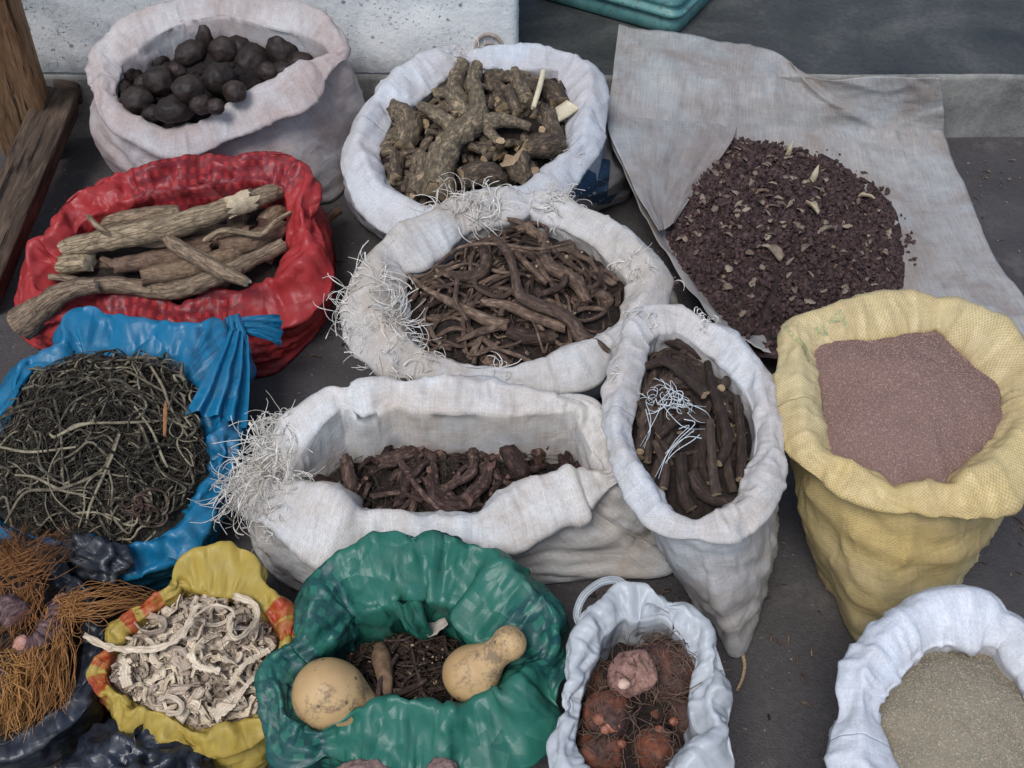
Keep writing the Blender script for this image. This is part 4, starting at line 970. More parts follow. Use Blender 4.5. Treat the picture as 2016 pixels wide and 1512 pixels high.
W_ = make_sack('bag', 'white plastic carrier bag with loop handle holding hairy reddish bulbs', 'bag', (1265, 1370),
    [(1088,1483),(1098,1435),(1112,1340),(1121,1272),(1146,1222),(1179,1191),(1218,1157),(1261,1148),(1290,1167),(1318,1189),(1357,1201),(1395,1239),(1424,1301),(1440,1368),(1438,1445),(1433,1507),(1395,1560),(1300,1600),(1180,1590),(1105,1550)],
    [(1134,1430),(1138,1397),(1150,1349),(1168,1292),(1192,1248),(1225,1216),(1256,1222),(1305,1216),(1331,1241),(1353,1277),(1366,1316),(1360,1368),(1361,1407),(1370,1430),(1347,1470),(1322,1512),(1290,1540),(1205,1545),(1160,1520),(1140,1474)],
    .185, .235, dict(s=(.92, .92), o=(0, .01)),
    M['white'], .125, .02, 'film', seed=12.2, bulge=.008, amp=.8, pinch=[(1150,1225,22,.3),(1320,1195,18,.35)], drop=(0.05, 0.085))
NB_ = make_sack('bag', 'black plastic bag holding rhizomes with orange fibrous roots at the left edge', 'bag', (10, 1270),
    [(205,1268),(200,1330),(165,1398),(100,1448),(40,1478),(-40,1490),(-150,1450),(-220,1350),(-220,1210),(-150,1110),(-50,1070),(50,1072),(130,1110),(185,1190)],
    [(165,1268),(155,1320),(118,1375),(70,1418),(20,1440),(-40,1450),(-130,1410),(-180,1340),(-180,1220),(-120,1140),(-40,1105),(45,1105),(105,1140),(148,1205)],
    .115, .16, dict(s=(.92, .92), o=(0, 0)),
    M['darkgrey'], .115, .04, 'film', seed=13.3, bulge=.015, amp=.8, drop=(0.02, 0.03))
# ------------------------------------------------------------------ old grey sack laid open against the step
def bicubic(ctrl, nr, nc):
    c = np.asarray(ctrl, float); A = np.stack([catmull(r, nc) for r in c]); return np.stack([catmull(A[:, j], nr) for j in range(nc)], 1)
rowsC = [
 [(1218,50,.20),(1330,68,.20),(1440,84,.19),(1530,106,.185),(1605,152,.172),(1730,150,.178),(1850,153,.174)],
 [(1206,150,.215),(1320,160,.205),(1430,170,.18),(1530,190,.15),(1630,215,.105),(1745,215,.088),(1857,215,.085)],
 [(1197,262,.20),(1310,270,.16),(1420,275,.11),(1540,285,.065),(1650,285,.04),(1760,285,.024),(1862,276,.012)],
 [(1246,375,.16),(1330,385,.11),(1430,400,.07),(1550,420,.05),(1670,420,.035),(1800,410,.02),(1905,390,.010)],
 [(1300,490,.13),(1370,490,.08),(1450,500,.05),(1560,510,.045),(1700,510,.035),(1850,510,.016),(1962,515,.008)],
 [(1378,600,.13),(1425,610,.08),(1500,620,.05),(1600,640,.045),(1730,630,.035),(1900,610,.016),(2030,610,.008)],
 [(1440,668,.12),(1470,680,.11),(1520,697,.10),(1580,700,.10),(1750,720,.05),(1950,700,.016),(2090,700,.008)]]
Wp = [[P(*p) for p in r] for r in rowsC]
NRc, NCc = 150, 150
Gc = bicubic(Wp, NRc, NCc)
uu, vv = np.meshgrid(np.linspace(0, .62, NCc), np.linspace(0, .95, NRc)); S3 = np.stack([uu, vv, 0 * uu], -1)
nr_ = grid_normals(Gc, False); nr_ = nr_ * np.sign(nr_[..., 2:3].mean())
stretch = S3 * np.array([1, .35, 1])
Dc = .008 * fbm(S3 * 7, 2, 3) + .004 * np.maximum(ridge(S3 * np.array([9, 5, 1]), 6), 0) ** 3 + .0028 * pn(stretch * 40, 4) + .0016 * crumple(S3, 20, 3.1)
# one long crease that runs down from the dip in the top edge
cr = np.abs((uu - (.36 + .16 * vv / .3)) ) ; Dc += np.where(vv < .34, .013 * np.exp(-(cr / .016) ** 2) * np.clip((.34 - vv) / .2, 0, 1), 0)
Gc = Gc + nr_ * Dc[..., None]
Gc[..., 2] = np.maximum(Gc[..., 2], .006)
low = Gc[..., 2] < STEP_Z + .009
Gc[..., 1] = np.where(low, np.minimum(Gc[..., 1], STEP_Y - .014), Gc[..., 1])
cb_ = P(1560, 520, 0)
Csack = empty('sack', (cb_[0], cb_[1], 0), 'old grey woven sack laid open against the step, holding a heap of dark chips', 'sack')
g = Geo(); g.add(Gc.reshape(-1, 3), grid_faces(NRc, NCc), None, np.stack([uu, vv], -1).reshape(-1, 2))
body = part(g, 'cloth', M['sackC'], Csack)
md = body.modifiers.new('thickness', 'SOLIDIFY'); md.thickness = .0014
# left side folded over towards the heap
fl = [[(1201,205,.196),(1300,214,.170),(1390,218,.132),(1452,214,.098)],
      [(1197,262,.212),(1300,264,.182),(1380,266,.146),(1445,268,.118)],
      [(1222,325,.194),(1290,332,.162),(1350,338,.130),(1398,336,.108)],
      [(1255,392,.176),(1290,400,.148),(1325,404,.126),(1350,404,.114)],
      [(1290,462,.156),(1300,458,.146),(1312,452,.136),(1322,446,.130)]]
Gf = bicubic([[P(*p) for p in r] for r in fl], 70, 60)
uu, vv = np.meshgrid(np.linspace(.02, .30, 60), np.linspace(.22, .52, 70)); S3 = np.stack([uu, vv, 0 * uu], -1)
nf_ = grid_normals(Gf, False); nf_ *= np.sign(nf_[..., 2:3].mean())
Gf = Gf + nf_ * (.005 * fbm(S3 * 9, 3, 9) + .003 * ridge(S3 * np.array([14, 6, 1]), 2) + .005)[..., None] * np.clip((vv - .22) / .12, 0, 1)[..., None]
g = Geo(); g.add(Gf.reshape(-1, 3), grid_faces(70, 60), None, np.stack([uu, vv], -1).reshape(-1, 2))
fo = part(g, 'folded_flap', M['sackC'], Csack); md = fo.modifiers.new('thickness', 'SOLIDIFY'); md.thickness = .0014
ringC = P(*np.array([(1322,440),(1380,340),(1440,288),(1510,285),(1600,310),(1680,350),(1745,410),(1765,480),(1765,560),(1750,640),(1690,680),(1560,690),(1480,680),(1400,600),(1335,510)], float).T, .06)
bvC = BVHTree.FromPolygons([tuple(p) for p in Gc.reshape(-1, 3)], [tuple(f) for f in grid_faces(NRc, NCc)])
rc_ = catmull(ringC, 90, True)
for k in range(len(rc_)):
    hit = bvC.ray_cast(Vector(CAM), (Vector(rc_[k]) - Vector(CAM)).normalized())[0]
    if hit: rc_[k] = np.array(hit) + np.array([0, 0, .001])
pileC = Pile(rc_, None, .050, 3.0)
thing(pileC.mesh(.006, 40, 30, 3), 'chip_heap', M['chip'], 'heap of dark red brown chips lying in the open grey sack', 'dried chips', kind='stuff')
# ------------------------------------------------------------------ A: black lumps
pa = A['pile']
thing(pa.mesh(.010, 26, 22, 1), 'black_soil', M['soilA'], 'crumbly black soil under the lumps in the dusty white sack', 'soil', kind='stuff')
LUMPS = [(404,70,21,40,.02,'tall black lump standing against the back of the dusty white sack'),(375,106,33,25,.0,'wide black lump with grey crusted face in the dusty white sack'),(310,117,23,24,0,None),(314,160,31,30,.0,'round black lump with shiny grey spots left of the middle'),
 (255,140,26,30,0,'rounded black lump touching the left rim of the dusty white sack'),(371,176,31,28,.012,'faceted grey black lump in the middle of the dusty white sack'),(432,154,33,31,0,None),(271,197,33,27,.0,None),(495,128,42,42,0,'largest brownish black lump right of the middle of the dusty white sack'),(557,105,35,40,0,None),
 (607,100,32,28,0,None),(425,210,18,16,.012,'small shiny black lump by the front rim of the dusty white sack'),(332,92,22,18,0,None),(440,100,30,28,-.005,None),(345,215,40,26,-.022,None),(462,180,24,22,-.01,None),(530,145,26,22,-.02,None),(300,225,24,18,-.025,None),(640,105,22,20,.0,None),(590,128,30,26,-.01,None),(395,205,24,20,-.015,None),(350,140,20,18,-.01,None),(285,165,20,20,-.01,None),(560,140,24,20,-.012,None),(468,95,26,24,-.004,None),(240,175,20,22,-.008,None)]
for k, (x, y, rx, ry, dz, lab) in enumerate(LUMPS):
    q = pa.on(x, y, dz); r = pxr((rx + ry) / 2, q); q = pa.on(x, y, dz + r * .35)
    g = Geo(); lump(g, q, (pxr(rx, q), r * .95, pxr(ry, q)), rot(U(-.3, .3), U(-.3, .3), U(-.6, .6)), 4, .11, 1.5, k * 2.3, .03)
    thing(g, 'black_lump', M['coal'], lab or 'plain rounded black lump %s the dusty white sack' % where_in(pa, q[0], q[1]), 'tuber', 'black lumps in the dusty white sack')
g = Geo()
for k in range(420):
    x, y = pa.rand(.95); lump(g, (x, y, pa.z(x, y) + U(-.004, .006)), np.array([1, U(.6, 1), U(.5, 1)]) * U(.002, .006), rot(U(0, 3), U(0, 3), 0), 1, .25, 1.5, k)
thing(g, 'soil_crumbs', M['soilA'], 'small black crumbs scattered between the black lumps', 'soil', kind='stuff', smooth=False)

# ------------------------------------------------------------------ generic root makers
def root(pile, pxs, r, mats, name, label, cat, group, lift=0.0, knob=.22, kf=45, branches=(), sides=11, jag=.25, z=None, flat=1.0):
    g = Geo(); pts, rr = trace(pile, pxs, r, lift, z); tube(g, pts, rr, sides=sides, knob=knob, kf=kf, seed=U(0, 50), jag=jag, flat=flat)
    for (bp, br) in branches:
        p2, r2 = trace(pile, bp, br, lift, z); tube(g, p2, r2, sides=9, knob=knob, kf=kf, seed=U(0, 50), jag=jag)
    return thing(g, name, mats, label.format(w=where_in(pile, *pts[len(pts) // 2][:2]), s='thick'), cat, group)
def fill_roots(pile, cnt, L, r, mats, name, label, cat, group, lifts=(0, .02), curve=.5, knob=.2, kf=45, twig=.3, sides=8, ang=None, m=.93, wave=.004, taper=.55, jag=.25, where=None, flare=(.7, .6, .42), npt=6):
    for k in range(cnt):
        rr = U(*r); l = U(*L)
        a = None if ang is None else ang + RNG.normal() * .22
        for _ in range(8):
            x, y = pile.rand(m)
            if where is None or where(x, y): break
        pts = wander(pile, l, npt, curve, x, y, a, m, U(*lifts) + rr * .5, wave)
        if len(pts) < 3: continue
        if isinstance(mats, tuple): mm = mats[int(RNG.integers(len(mats)))]
        else: mm = mats
        g = Geo(); rad = rr * np.linspace(1, U(taper, 1.0), len(pts)) * (1 + .12 * RNG.normal(size=len(pts)))
        C = tube(g, pts, np.maximum(rad, rr * .4), sides=sides, knob=knob, kf=kf, seed=U(0, 50), jag=jag)
        while U(0, 1) < twig:
            i = int(RNG.integers(1, len(C) - 1)); d = RNG.normal(size=3); d[2] = abs(d[2]) * .4; d /= np.linalg.norm(d); bl = rr * U(2.0, 5)
            tube(g, [C[i], C[i] + d * bl * .5, C[i] + d * bl + np.array([0, 0, -bl * .15])], rr * np.array(flare), 6, 7, knob, kf, U(0, 50), jag=jag)
        thing(g, name, mm, label.format(w=where_in(pile, *C[len(C) // 2][:2]), s=('short ' if l < L[0] * .65 + L[1] * .35 else 'long ') + ('thin' if rr < (r[0] + r[1]) / 2 else 'thick')), cat, group)
def litter(pile, cnt, L, r, mat, name, label, lift=(-.004, .006), curve=1.0, m=.97, cat='root litter'):
    g = Geo()
    for k in range(cnt):
        pts = wander(pile, U(*L), 5, curve, m=m, lift=U(*lift), wave=.006)
        if len(pts) >= 3: hair(g, pts, U(*r), 8, 3)
    return thing(g, name, mat, label, cat, kind='stuff')

# ------------------------------------------------------------------ B: knobbly grey roots
pb = B['pile']; mB = [M['barkB'], M['cut']]; gB = 'knobbly grey roots in the blue printed sack'
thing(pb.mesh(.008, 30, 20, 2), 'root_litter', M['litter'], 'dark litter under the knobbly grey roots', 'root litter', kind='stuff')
fill_roots(pb, 66, (.04, .11), (.006, .013), mB, 'knobbly_root', '{s} knobbly grey root piece {w} the blue printed sack', 'root', gB, (-.012, .012), .7, .34, 55, .62, 11, taper=.85, flare=(.7, .66, .70))
RB = [([(862,378),(869,312),(897,271),(935,236),(939,194),(932,160),(940,130)], [30,30,27,23,18,14,12], 'largest branching grey root with cracked bark, upright in the middle of its sack', [([(945,240),(994,236),(1042,250)], [18,15,8]), ([(952,240),(966,264),(992,286)], [13,11,9]), ([(900,262),(866,229),(826,207)], [17,15,10])], .035),
 ([(911,125),(895,172),(904,208),(920,228)], [13,18,22,20], 'thick smooth grey root touching the notched back rim of its sack', [([(895,178),(866,186)], [14,10])], .018),
 ([(779,214),(806,243),(796,290)], [19,25,20], 'gnarled grey root with brown broken top at the left rim of its sack', [([(800,262),(770,268)], [18,14])], .012),
 ([(783,306),(779,350)], [15,13], 'short pale edged root stub low at the left of its sack', [], .016),
 ([(834,304),(838,345),(818,372)], [15,20,20], 'split ended grey root stub near the front left of its sack', [], .018),
 ([(1077,215),(1085,250),(1100,282)], [15,17,18], 'upturned grey root with brown cut face at the right of its sack', [], .022),
 ([(1040,292),(1070,286),(1098,290)], [20,24,21], 'stout root with mottled cut end beside the right front rim', [], .020),
 ([(1013,310),(1030,350)], [28,22], None, [], .0), ([(1014,144),(1026,174),(1040,208)], [13,16,19], 'smooth grey root rising to the back rim right of the middle', [], .012),
 ([(1001,170),(1008,198),(1020,222)], [9,11,11], 'small pale tipped root standing right of the branching root', [], .026),
 ([(980,172),(992,216)], [15,16], None, [], .0), ([(1084,174),(1100,205)], [24,20], None, [], -.004), ([(910,350),(955,340),(985,352)], [22,24,18], None, [], .006),
 ([(866,232),(880,285)], [9,7], None, [], .0)]
for p_, r_, lab, br, lf in RB:
    root(pb, p_, r_, mB, 'knobbly_root', lab or '{s} knobbly grey root piece {w} the blue printed sack', 'root', gB, lf, .30, 60, br, 13)
root(pb, [(1070,140),(1061,176),(1050,212)], [5,5.5,5], [M['straw'], M['straw']], 'straw_stick', 'thin pale straw stick poking up among the knobbly grey roots', 'stick', None, .045, .05)
g = Geo(); c0 = pb.on(1105, 222, .03); ribbon(g, [c0 + np.array([-.022, -.02, 0]), c0, c0 + np.array([.024, .022, .004])], .034, n=10, thick=.003); thing(g, 'bark_chip', M['straw'], 'flat pale brown bark chip at the right rim by the grey roots', 'bark chip')

# ------------------------------------------------------------------ D: sticks in the red bag
pd_ = D['pile']; mD = [M['barkD'], M['cutpale']]; mD2 = [M['barkD2'], M['cutred']]; gD = 'bark covered sticks in the red bag'
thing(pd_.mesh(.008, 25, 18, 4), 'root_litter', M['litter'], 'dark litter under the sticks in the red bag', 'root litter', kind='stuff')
fill_roots(pd_, 12, (.14, .28), (.010, .016), mD2, 'bark_stick', '{s} brown stick half hidden {w} the red bag', 'stick', gD, (-.02, -.008), .2, .2, 40, .2, 11, ang=.2, m=.82)
RD = [(mD, [(128,492),(200,474),(290,456),(380,434),(450,409),(505,389),(550,376)], [20,22,24,23,20,19,16], 'longest thick stick with peeled bark collar, lying across the red bag', [], .040),
 (mD, [(150,452),(210,438),(290,426),(352,420)], [15,17,18,16], 'dark furrowed stick at the back of the red bag', [], .012),
 (mD, [(146,566),(226,561),(300,570),(347,571),(417,549),(503,509),(558,482)], [17,17,18,20,18,15,14], 'long curved stick with cracked bark along the front of the red bag', [([(100,545),(130,548),(165,560)], [7,8,12])], .034),
 (mD, [(322,464),(345,482),(370,497),(434,532),(487,556)], [7,15,15,16,10], 'short tapering stick lying aslant over the other sticks in the red bag', [], .105),
 (mD, [(174,426),(194,447),(228,466),(295,480),(347,476)], [5,6,8,9,9], 'thin bent twig with upturned tip over the longest stick in the red bag', [], .085),
 (mD, [(125,522),(150,518),(178,516)], [20,21,19], 'short stub with hollow pale cut end at the left of the red bag', [], .022),
 (mD2, [(226,523),(290,514),(347,504),(417,490)], [15,18,17,15], 'brown knotty stick in the middle of the red bag', [([(226,523),(200,508)], [8,6])], .020),
 (mD2, [(278,546),(347,532),(430,512),(482,482)], [16,20,21,18], 'brown lumpy stick below the middle of the red bag', [], .006),
 (mD2, [(434,488),(503,474),(556,447)], [20,22,18], 'stout rough brown stick at the right of the red bag', [], .014),
 (mD, [(404,474),(434,455),(470,456),(514,462),(541,437),(570,419)], [6,6,6,6,5,4], 'thin pale wavy twig beside the right rim of the red bag', [], .065),
 (mD2, [(520,440),(538,424),(556,418)], [18,19,14], 'pointed brown chunk under the right rim of the red bag', [], .010)]
for mm, p_, r_, lab, br, lf in RD: root(pd_, p_, r_, mm, 'bark_stick', lab, 'stick', gD, lf, .16, 40, br, 14, .2)
# the fork-ended stick whose broad cut end hangs over the front left rim
g = Geo(); pts = np.array([P(44, 638, .085), P(78, 612, .115), P(110, 585, .15), P(150, 567, .165), P(190, 562, .165)]); rr = np.array([pxr(r, p) for r, p in zip([34, 27, 22, 18, 16], pts)])
tube(g, pts, rr, sides=16, knob=.18, kf=40, seed=3, jag=.15); tube(g, [P(60, 632, .10), P(48, 612, .12), P(62, 594, .135)], [.006, .008, .007], sides=8, knob=.2); tube(g, [P(96, 628, .10), P(84, 640, .08), P(74, 656, .06)], [.006, .006, .004], sides=8, knob=.2)
thing(g, 'bark_stick', mD, 'fork ended stick with broad pale cut face hanging over the front left rim', 'stick', gD)
# peeled bark collar on the longest stick
g = Geo(); a0 = pd_.on(448, 409, .058); b0 = pd_.on(492, 393, .062)
tube(g, [a0, (a0 + b0) / 2, b0], [pxr(21, a0), pxr(21.5, a0), pxr(22, a0)], 14, 22, .14, 50, 4, jag=.38); thing(g, 'peeling_bark', [M['cutpale'], M['cutpale']], 'ragged pale peeling bark round the longest stick in the red bag', 'bark', smooth=True)
root(pd_, [(636,438),(650,426),(668,414)], [9,9,8], mD2, 'loose_stick', 'short loose brown stick lying on the pavement behind the red bag', 'stick', None, 0, .2, z=.04)

# ------------------------------------------------------------------ E: twisted brown roots
pe = E_['pile']; mE = [M['barkE'], M['cutred']]; mE2 = [M['barkE'], M['cutpale']]; gE = 'twisted brown roots in the frayed sack'
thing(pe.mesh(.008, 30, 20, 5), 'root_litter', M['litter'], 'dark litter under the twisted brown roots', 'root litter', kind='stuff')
fill_roots(pe, 170, (.06, .20), (.0019, .0056), (mE, mE2, [M['barkE2'], M['cutpale']]), 'twisted_root', '{s} twisted brown root tangled {w} the frayed sack', 'root', gE, (-.02, .016), .9, .16, 50, .35, 8, m=.95)
fill_roots(pe, 6, (.05, .10), (.006, .010), (mE, mE2), 'twisted_root', '{s} sturdy twisted brown root tangled {w} the frayed sack', 'root', gE, (-.008, .008), .9, .2, 50, .5, 9, m=.85)
RE = [([(972,468),(1000,498),(1013,537),(1023,580),(1055,599),(1104,618),(1130,638),(1140,660),(1172,674),(1200,692)], [10,12,11,14,17,16,17,19,13,6], 'longest pale brown root snaking from back to front right of the frayed sack', .034),
 ([(949,594),(1002,602),(1047,622),(1112,645)], [12,14,15,14], 'thick flattened brown root with frayed grain lying under the longest root', .016),
 ([(949,484),(958,518),(942,540),(912,545),(889,541)], [12,17,17,15,10], 'thick U shaped root at the back left of the frayed sack', .016),
 ([(1073,484),(1078,520),(1111,541),(1138,562),(1156,596)], [12,17,19,18,14], 'stout kinked brown root right of the longest root in the frayed sack', .010),
 ([(806,541),(836,567),(866,584),(923,613),(960,631),(998,640)], [5,7,10,14,16,16], 'root thickening to a torn end in the left half of the frayed sack', .018),
 ([(900,670),(949,652),(994,639)], [7,11,14], 'reddish curved root joining the torn ended root near the front', .018),
 ([(851,530),(904,488),(972,480),(1055,490),(1122,480)], [4,5,5,5,4], 'long thin root stretched across the back of the frayed sack', .040),
 ([(1017,499),(1047,530),(1077,558)], [8,9,8], 'grey brown root just right of the longest root at the back', .022),
 ([(900,552),(898,594),(920,630)], [6,6,5], 'thin root with white tip hanging down left of the middle', .034),
 ([(1058,582),(1104,564),(1115,543)], [8,9,9], 'bent root with white cut tip right of the longest root', .024),
 ([(1164,567),(1179,556),(1184,526)], [6,7,6], 'pale hooked root tip near the right rim of the frayed sack', .030),
 ([(1002,650),(1036,664),(1092,664)], [20,21,20], 'dark thick root low at the front of the frayed sack', .004),
 ([(968,684),(1017,699),(1047,714)], [5,6,6], 'thin smooth root beside the front rim of the frayed sack', .022)]
for p_, r_, lab, lf in RE: root(pe, p_, [r * .76 for r in r_], [M['barkE2'], M['cutpale']] if r_[0] == 10 else mE, 'twisted_root', lab, 'root', gE, lf, .15, 50, (), 12)
litter(pe, 160, (.03, .09), (.0005, .0011), M['barkE'], 'rootlets', 'hair thin brown rootlets between the twisted roots')

# ------------------------------------------------------------------ F: reddish chunks
pf = F['pile']; mF = [M['barkF'], M['cutred']]; gF = 'reddish brown root chunks in the low sack'
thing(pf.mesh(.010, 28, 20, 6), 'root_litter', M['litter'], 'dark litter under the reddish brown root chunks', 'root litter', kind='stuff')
fill_roots(pf, 64, (.03, .09), (.0045, .0095), mF, 'root_chunk', '{s} reddish brown root chunk {w} the low sack', 'root', gF, (-.012, .024), .6, .42, 85, .5, 11, taper=.6, m=1.0, jag=.5)
RF = [([(609,938),(640,956),(662,968)], [16,18,16], 'chunk tucked into the left corner of the low sack', .006), ([(680,902),(688,935),(692,970)], [14,17,17], 'upright dark chunk standing near the left end of the low sack', .030),
 ([(751,912),(800,896),(845,880)], [17,18,15], 'long straight chunk leaning against the back wall of the low sack', .014), ([(861,876),(913,896)], [12,14], 'knobbly chunk below the back wall of the low sack', .018),
 ([(930,884),(930,928),(902,948),(875,962)], [12,12,10,11], 'bent hook shaped chunk in the middle of the low sack', .034), ([(966,912),(952,948),(918,982)], [14,18,17], 'large gnarled chunk lying right of the hook shaped chunk', .030),
 ([(994,872),(1018,914),(1030,940)], [17,25,25], 'broad wedge of root standing right of the middle of the low sack', .024), ([(1047,867),(1078,892)], [30,35], 'biggest round knobbly chunk by the back right wall of the low sack', .014),
 ([(847,943),(866,984),(905,992),(945,990)], [16,20,18,13], 'L shaped chunk at the front of the low sack', .024), ([(804,938),(837,976),(872,1010)], [7,8,8], 'straight grey brown stick lying at the front of the low sack', .040),
 ([(732,976),(790,971),(832,986)], [6,7,6], 'thin curved root left of the grey brown stick', .026), ([(1109,898),(1118,920)], [16,15], 'small chunk by the right end of the low sack', .014), ([(1142,914),(1128,932)], [12,14], 'red brown chip at the right corner of the low sack', .016)]
for p_, r_, lab, lf in RF: root(pf, p_, [r * .84 for r in r_], mF, 'root_chunk', lab, 'root', gF, lf, .40, 85, (), 13, .5)
litter(pf, 300, (.03, .09), (.0004, .0009), M['barkJ'], 'rootlets', 'hair thin rootlets between the reddish chunks', (.0, .022))

# ------------------------------------------------------------------ G: straight dark sticks and string
pg = G_['pile']; mG = [M['barkG'], M['cut']]; gG = 'dark straight sticks in the narrow sack'
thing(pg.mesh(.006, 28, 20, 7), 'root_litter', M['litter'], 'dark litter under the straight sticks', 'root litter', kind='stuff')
fill_roots(pg, 85, (.12, .28), (.0034, .0068), mG, 'dark_stick', '{s} dark brown stick lengthways {w} the narrow sack', 'stick', gG, (-.016, .012), .14, .12, 40, .3, 9, ang=math.pi / 2, m=.93, jag=.07)
RG = [([(1268,634),(1310,664),(1367,690),(1400,712)], [10,12,12,9], 'stick with pale cut end resting on the back left rim of the narrow sack', .020), ([(1274,720),(1310,712),(1346,736),(1388,778)], [8,10,11,11], 'thick curved stick with pale cut end across the top of the narrow sack', .034),
 ([(1393,715),(1403,766),(1424,828),(1430,880),(1414,912)], [8,10,11,11,10], 'long bent stick with an upright run right of the string', .022), ([(1398,828),(1403,921),(1411,974)], [8,10,10], 'straight light brown stick with cut tip below the string', .034),
 ([(1290,869),(1310,921),(1306,962)], [8,9,9], 'stick bending along the left rim of the narrow sack', .026), ([(1341,895),(1346,973),(1362,1002)], [12,14,13], 'thick dark stick at the front left of the narrow sack', .012),
 ([(1362,931),(1388,973),(1440,990)], [14,16,14], 'thickest dark stick curving along the front rim of the narrow sack', .010), ([(1449,782),(1460,869),(1458,945)], [9,10,10], 'straight dark stick beside the right rim of the narrow sack', .018),
 ([(1390,826),(1340,824),(1295,858)], [9,9,9], 'arched stick passing under the string in the narrow sack', .030), ([(1418,730),(1434,742),(1420,764)], [8,9,8], 'short stub with cut tip at the upper right of the narrow sack', .022),
 ([(1280,845),(1275,910)], [8,8], 'short stick with pale end close to the left rim', .020)]
for p_, r_, lab, lf in RG: root(pg, p_, r_, mG, 'dark_stick', lab, 'stick', gG, lf, .12, 40, (), 12, .07)
g = Geo()
for k in range(34):
    x0, y0 = U(1270, 1350), U(772, 800); q = pg.on(x0, y0, U(.02, .038)); pts = [q]
    d = np.array([U(-1, 1), U(-.4, .4), 0])
    bb_ = U(-1.2, 1.2)
    for m_ in range(7): d = d + np.array([-d[1], d[0], 0]) * bb_ + RNG.normal(size=3) * np.array([.3, .3, .2]); d /= np.linalg.norm(d); q = q + d * .0055; pts.append(q.copy())
    hair(g, pts, U(.00045, .00075), 18, 4)
for k in range(7):
    sx, sy = U(1270, 1360), U(790, 815); ex, ey = (U(1255, 1300), U(850, 900)) if k % 2 else (U(1390, 1420), U(790, 870))
    mx, my = (sx + ex) / 2 + U(-20, 20), (sy + ey) / 2 + U(-10, 25)
    hair(g, [pg.on(sx, sy, .045), pg.on(mx, my, .05), pg.on(ex, ey, .022)], U(.00045, .0007), 12, 4)
for k in range(5):
    y0 = U(830, 870); hair(g, [pg.on(U(1320, 1400), y0 - 5, .045), pg.on(U(1350, 1375), y0 + U(-12, 8), .05), pg.on(U(1305, 1345), y0 + U(5, 35), .05), pg.on(U(1270, 1320), y0 + U(50, 100), .03)], U(.0005, .0008), 12, 4)
thing(g, 'string_tangle', M['string'], 'tangle of white plastic string lying on the dark straight sticks', 'string')

# ------------------------------------------------------------------ H, I: powders
def powder_heap(info, mat, gmat, name, label, cat, seed, cnt, amp=.004):
    p = info['pile']; gm = p.mesh(amp, 12, 60, seed, 200); thing(gm, name, mat, label, cat, kind='stuff')
    g = Geo()
    V0 = np.array([[-1, 0, -.1], [0, .35, -.1], [1, 0, -.1], [0, -.35, -.1], [0, 0, .35]]); T0 = np.array([[0, 3, 4], [3, 2, 4], [2, 1, 4], [1, 0, 4]])
    for k in range(cnt):
        x, y = p.rand(1.0); s = U(.0007, .0022); W = V0 * np.array([s, s * U(.5, 1.1), s]) @ rot(U(-.4, .4), U(-.4, .4), U(0, 6.3)).T
        zz = float(p.z(x, y)) + amp * float(fbm(np.array([[x, y, p.z(x, y)]]) * 18, 3, seed)[0]) if k < 0 else 0
        g.add(W + np.array([x, y, 0]), None, T0)
    V = np.concatenate(g.V); cx = V.reshape(-1, 5, 3); ctr_ = cx[:, 4, :2]; z = p.z(ctr_[:, 0], ctr_[:, 1]); Q = np.stack([ctr_[:, 0], ctr_[:, 1], z], -1)
    z = z + amp * fbm(Q * 12, 3, seed); cx[:, :, 2] += z[:, None] + .0004; g.V = [cx.reshape(-1, 3)]; g.UV = [np.zeros((len(V), 2))]
    thing(g, name.replace('powder', 'fibres'), gmat, label.replace('filling', 'fibres on the powder in') if 'filling' in label else 'coarse ' + label, cat, kind='stuff', smooth=False)
powder_heap(H, M['pinkpow'], M['pinkgrain'], 'pink_brown_powder', 'pinkish brown powder filling the yellow sack', 'powder', 3, 9000, .007)
powder_heap(I_, M['beigepow'], M['beigegrain'], 'beige_powder', 'beige powder filling the bright white sack', 'powder', 7, 7000, .007)

# ------------------------------------------------------------------ C: chips and husks
g = Geo()
for k in range(6500):
    x, y = pileC.rand(1.03 if k % 12 else 1.16); s = U(.0026, .0085)
    V, T = ico(1); W = V * (1 + .35 * RNG.normal(size=(len(V), 1)).clip(-1, 1)) * np.array([1, U(.5, 1), U(.35, .9)]) * s
    W = W @ rot(U(0, 6), U(0, 6), U(0, 6)).T; g.add(W + np.array([x, y, float(pileC.z(x, y)) + U(-.002, .006) * (pileC.rho(x, y) < 1.03)]), None, T)
thing(g, 'dark_chips', M['chip'], 'small dark red chips covering the heap in the open grey sack', 'dried chips', kind='stuff', smooth=False)
chip_meshes = []
for k in range(14):
    g = Geo(); V, T = ico(1); s = .0062
    W = V * (1 + .3 * RNG.normal(size=(len(V), 1)).clip(-1, 1)) * np.array([1.1, .8, .6]) * s; g.add(W, None, T); chip_meshes.append(g.mesh('chip', M['chip'] if k < 11 else M['chip2'], smooth=False))
for k in range(290):
    x, y = pileC.rand(.97); o = bpy.data.objects.new('dark_chip', chip_meshes[k % 14]); COL.objects.link(o); o.location = (x, y, float(pileC.z(x, y)) + U(.002, .007)); o.rotation_euler = (U(0, 6), U(0, 6), U(0, 6)); s = U(.65, 1.15); o.scale = (s, s * U(.7, 1), s)
    tag(o, ('tan' if k % 14 >= 11 else 'dark red brown') + ' chip %s the chip heap' % where_in(pileC, x, y), 'dried chip', 'larger chips on the heap in the grey sack')
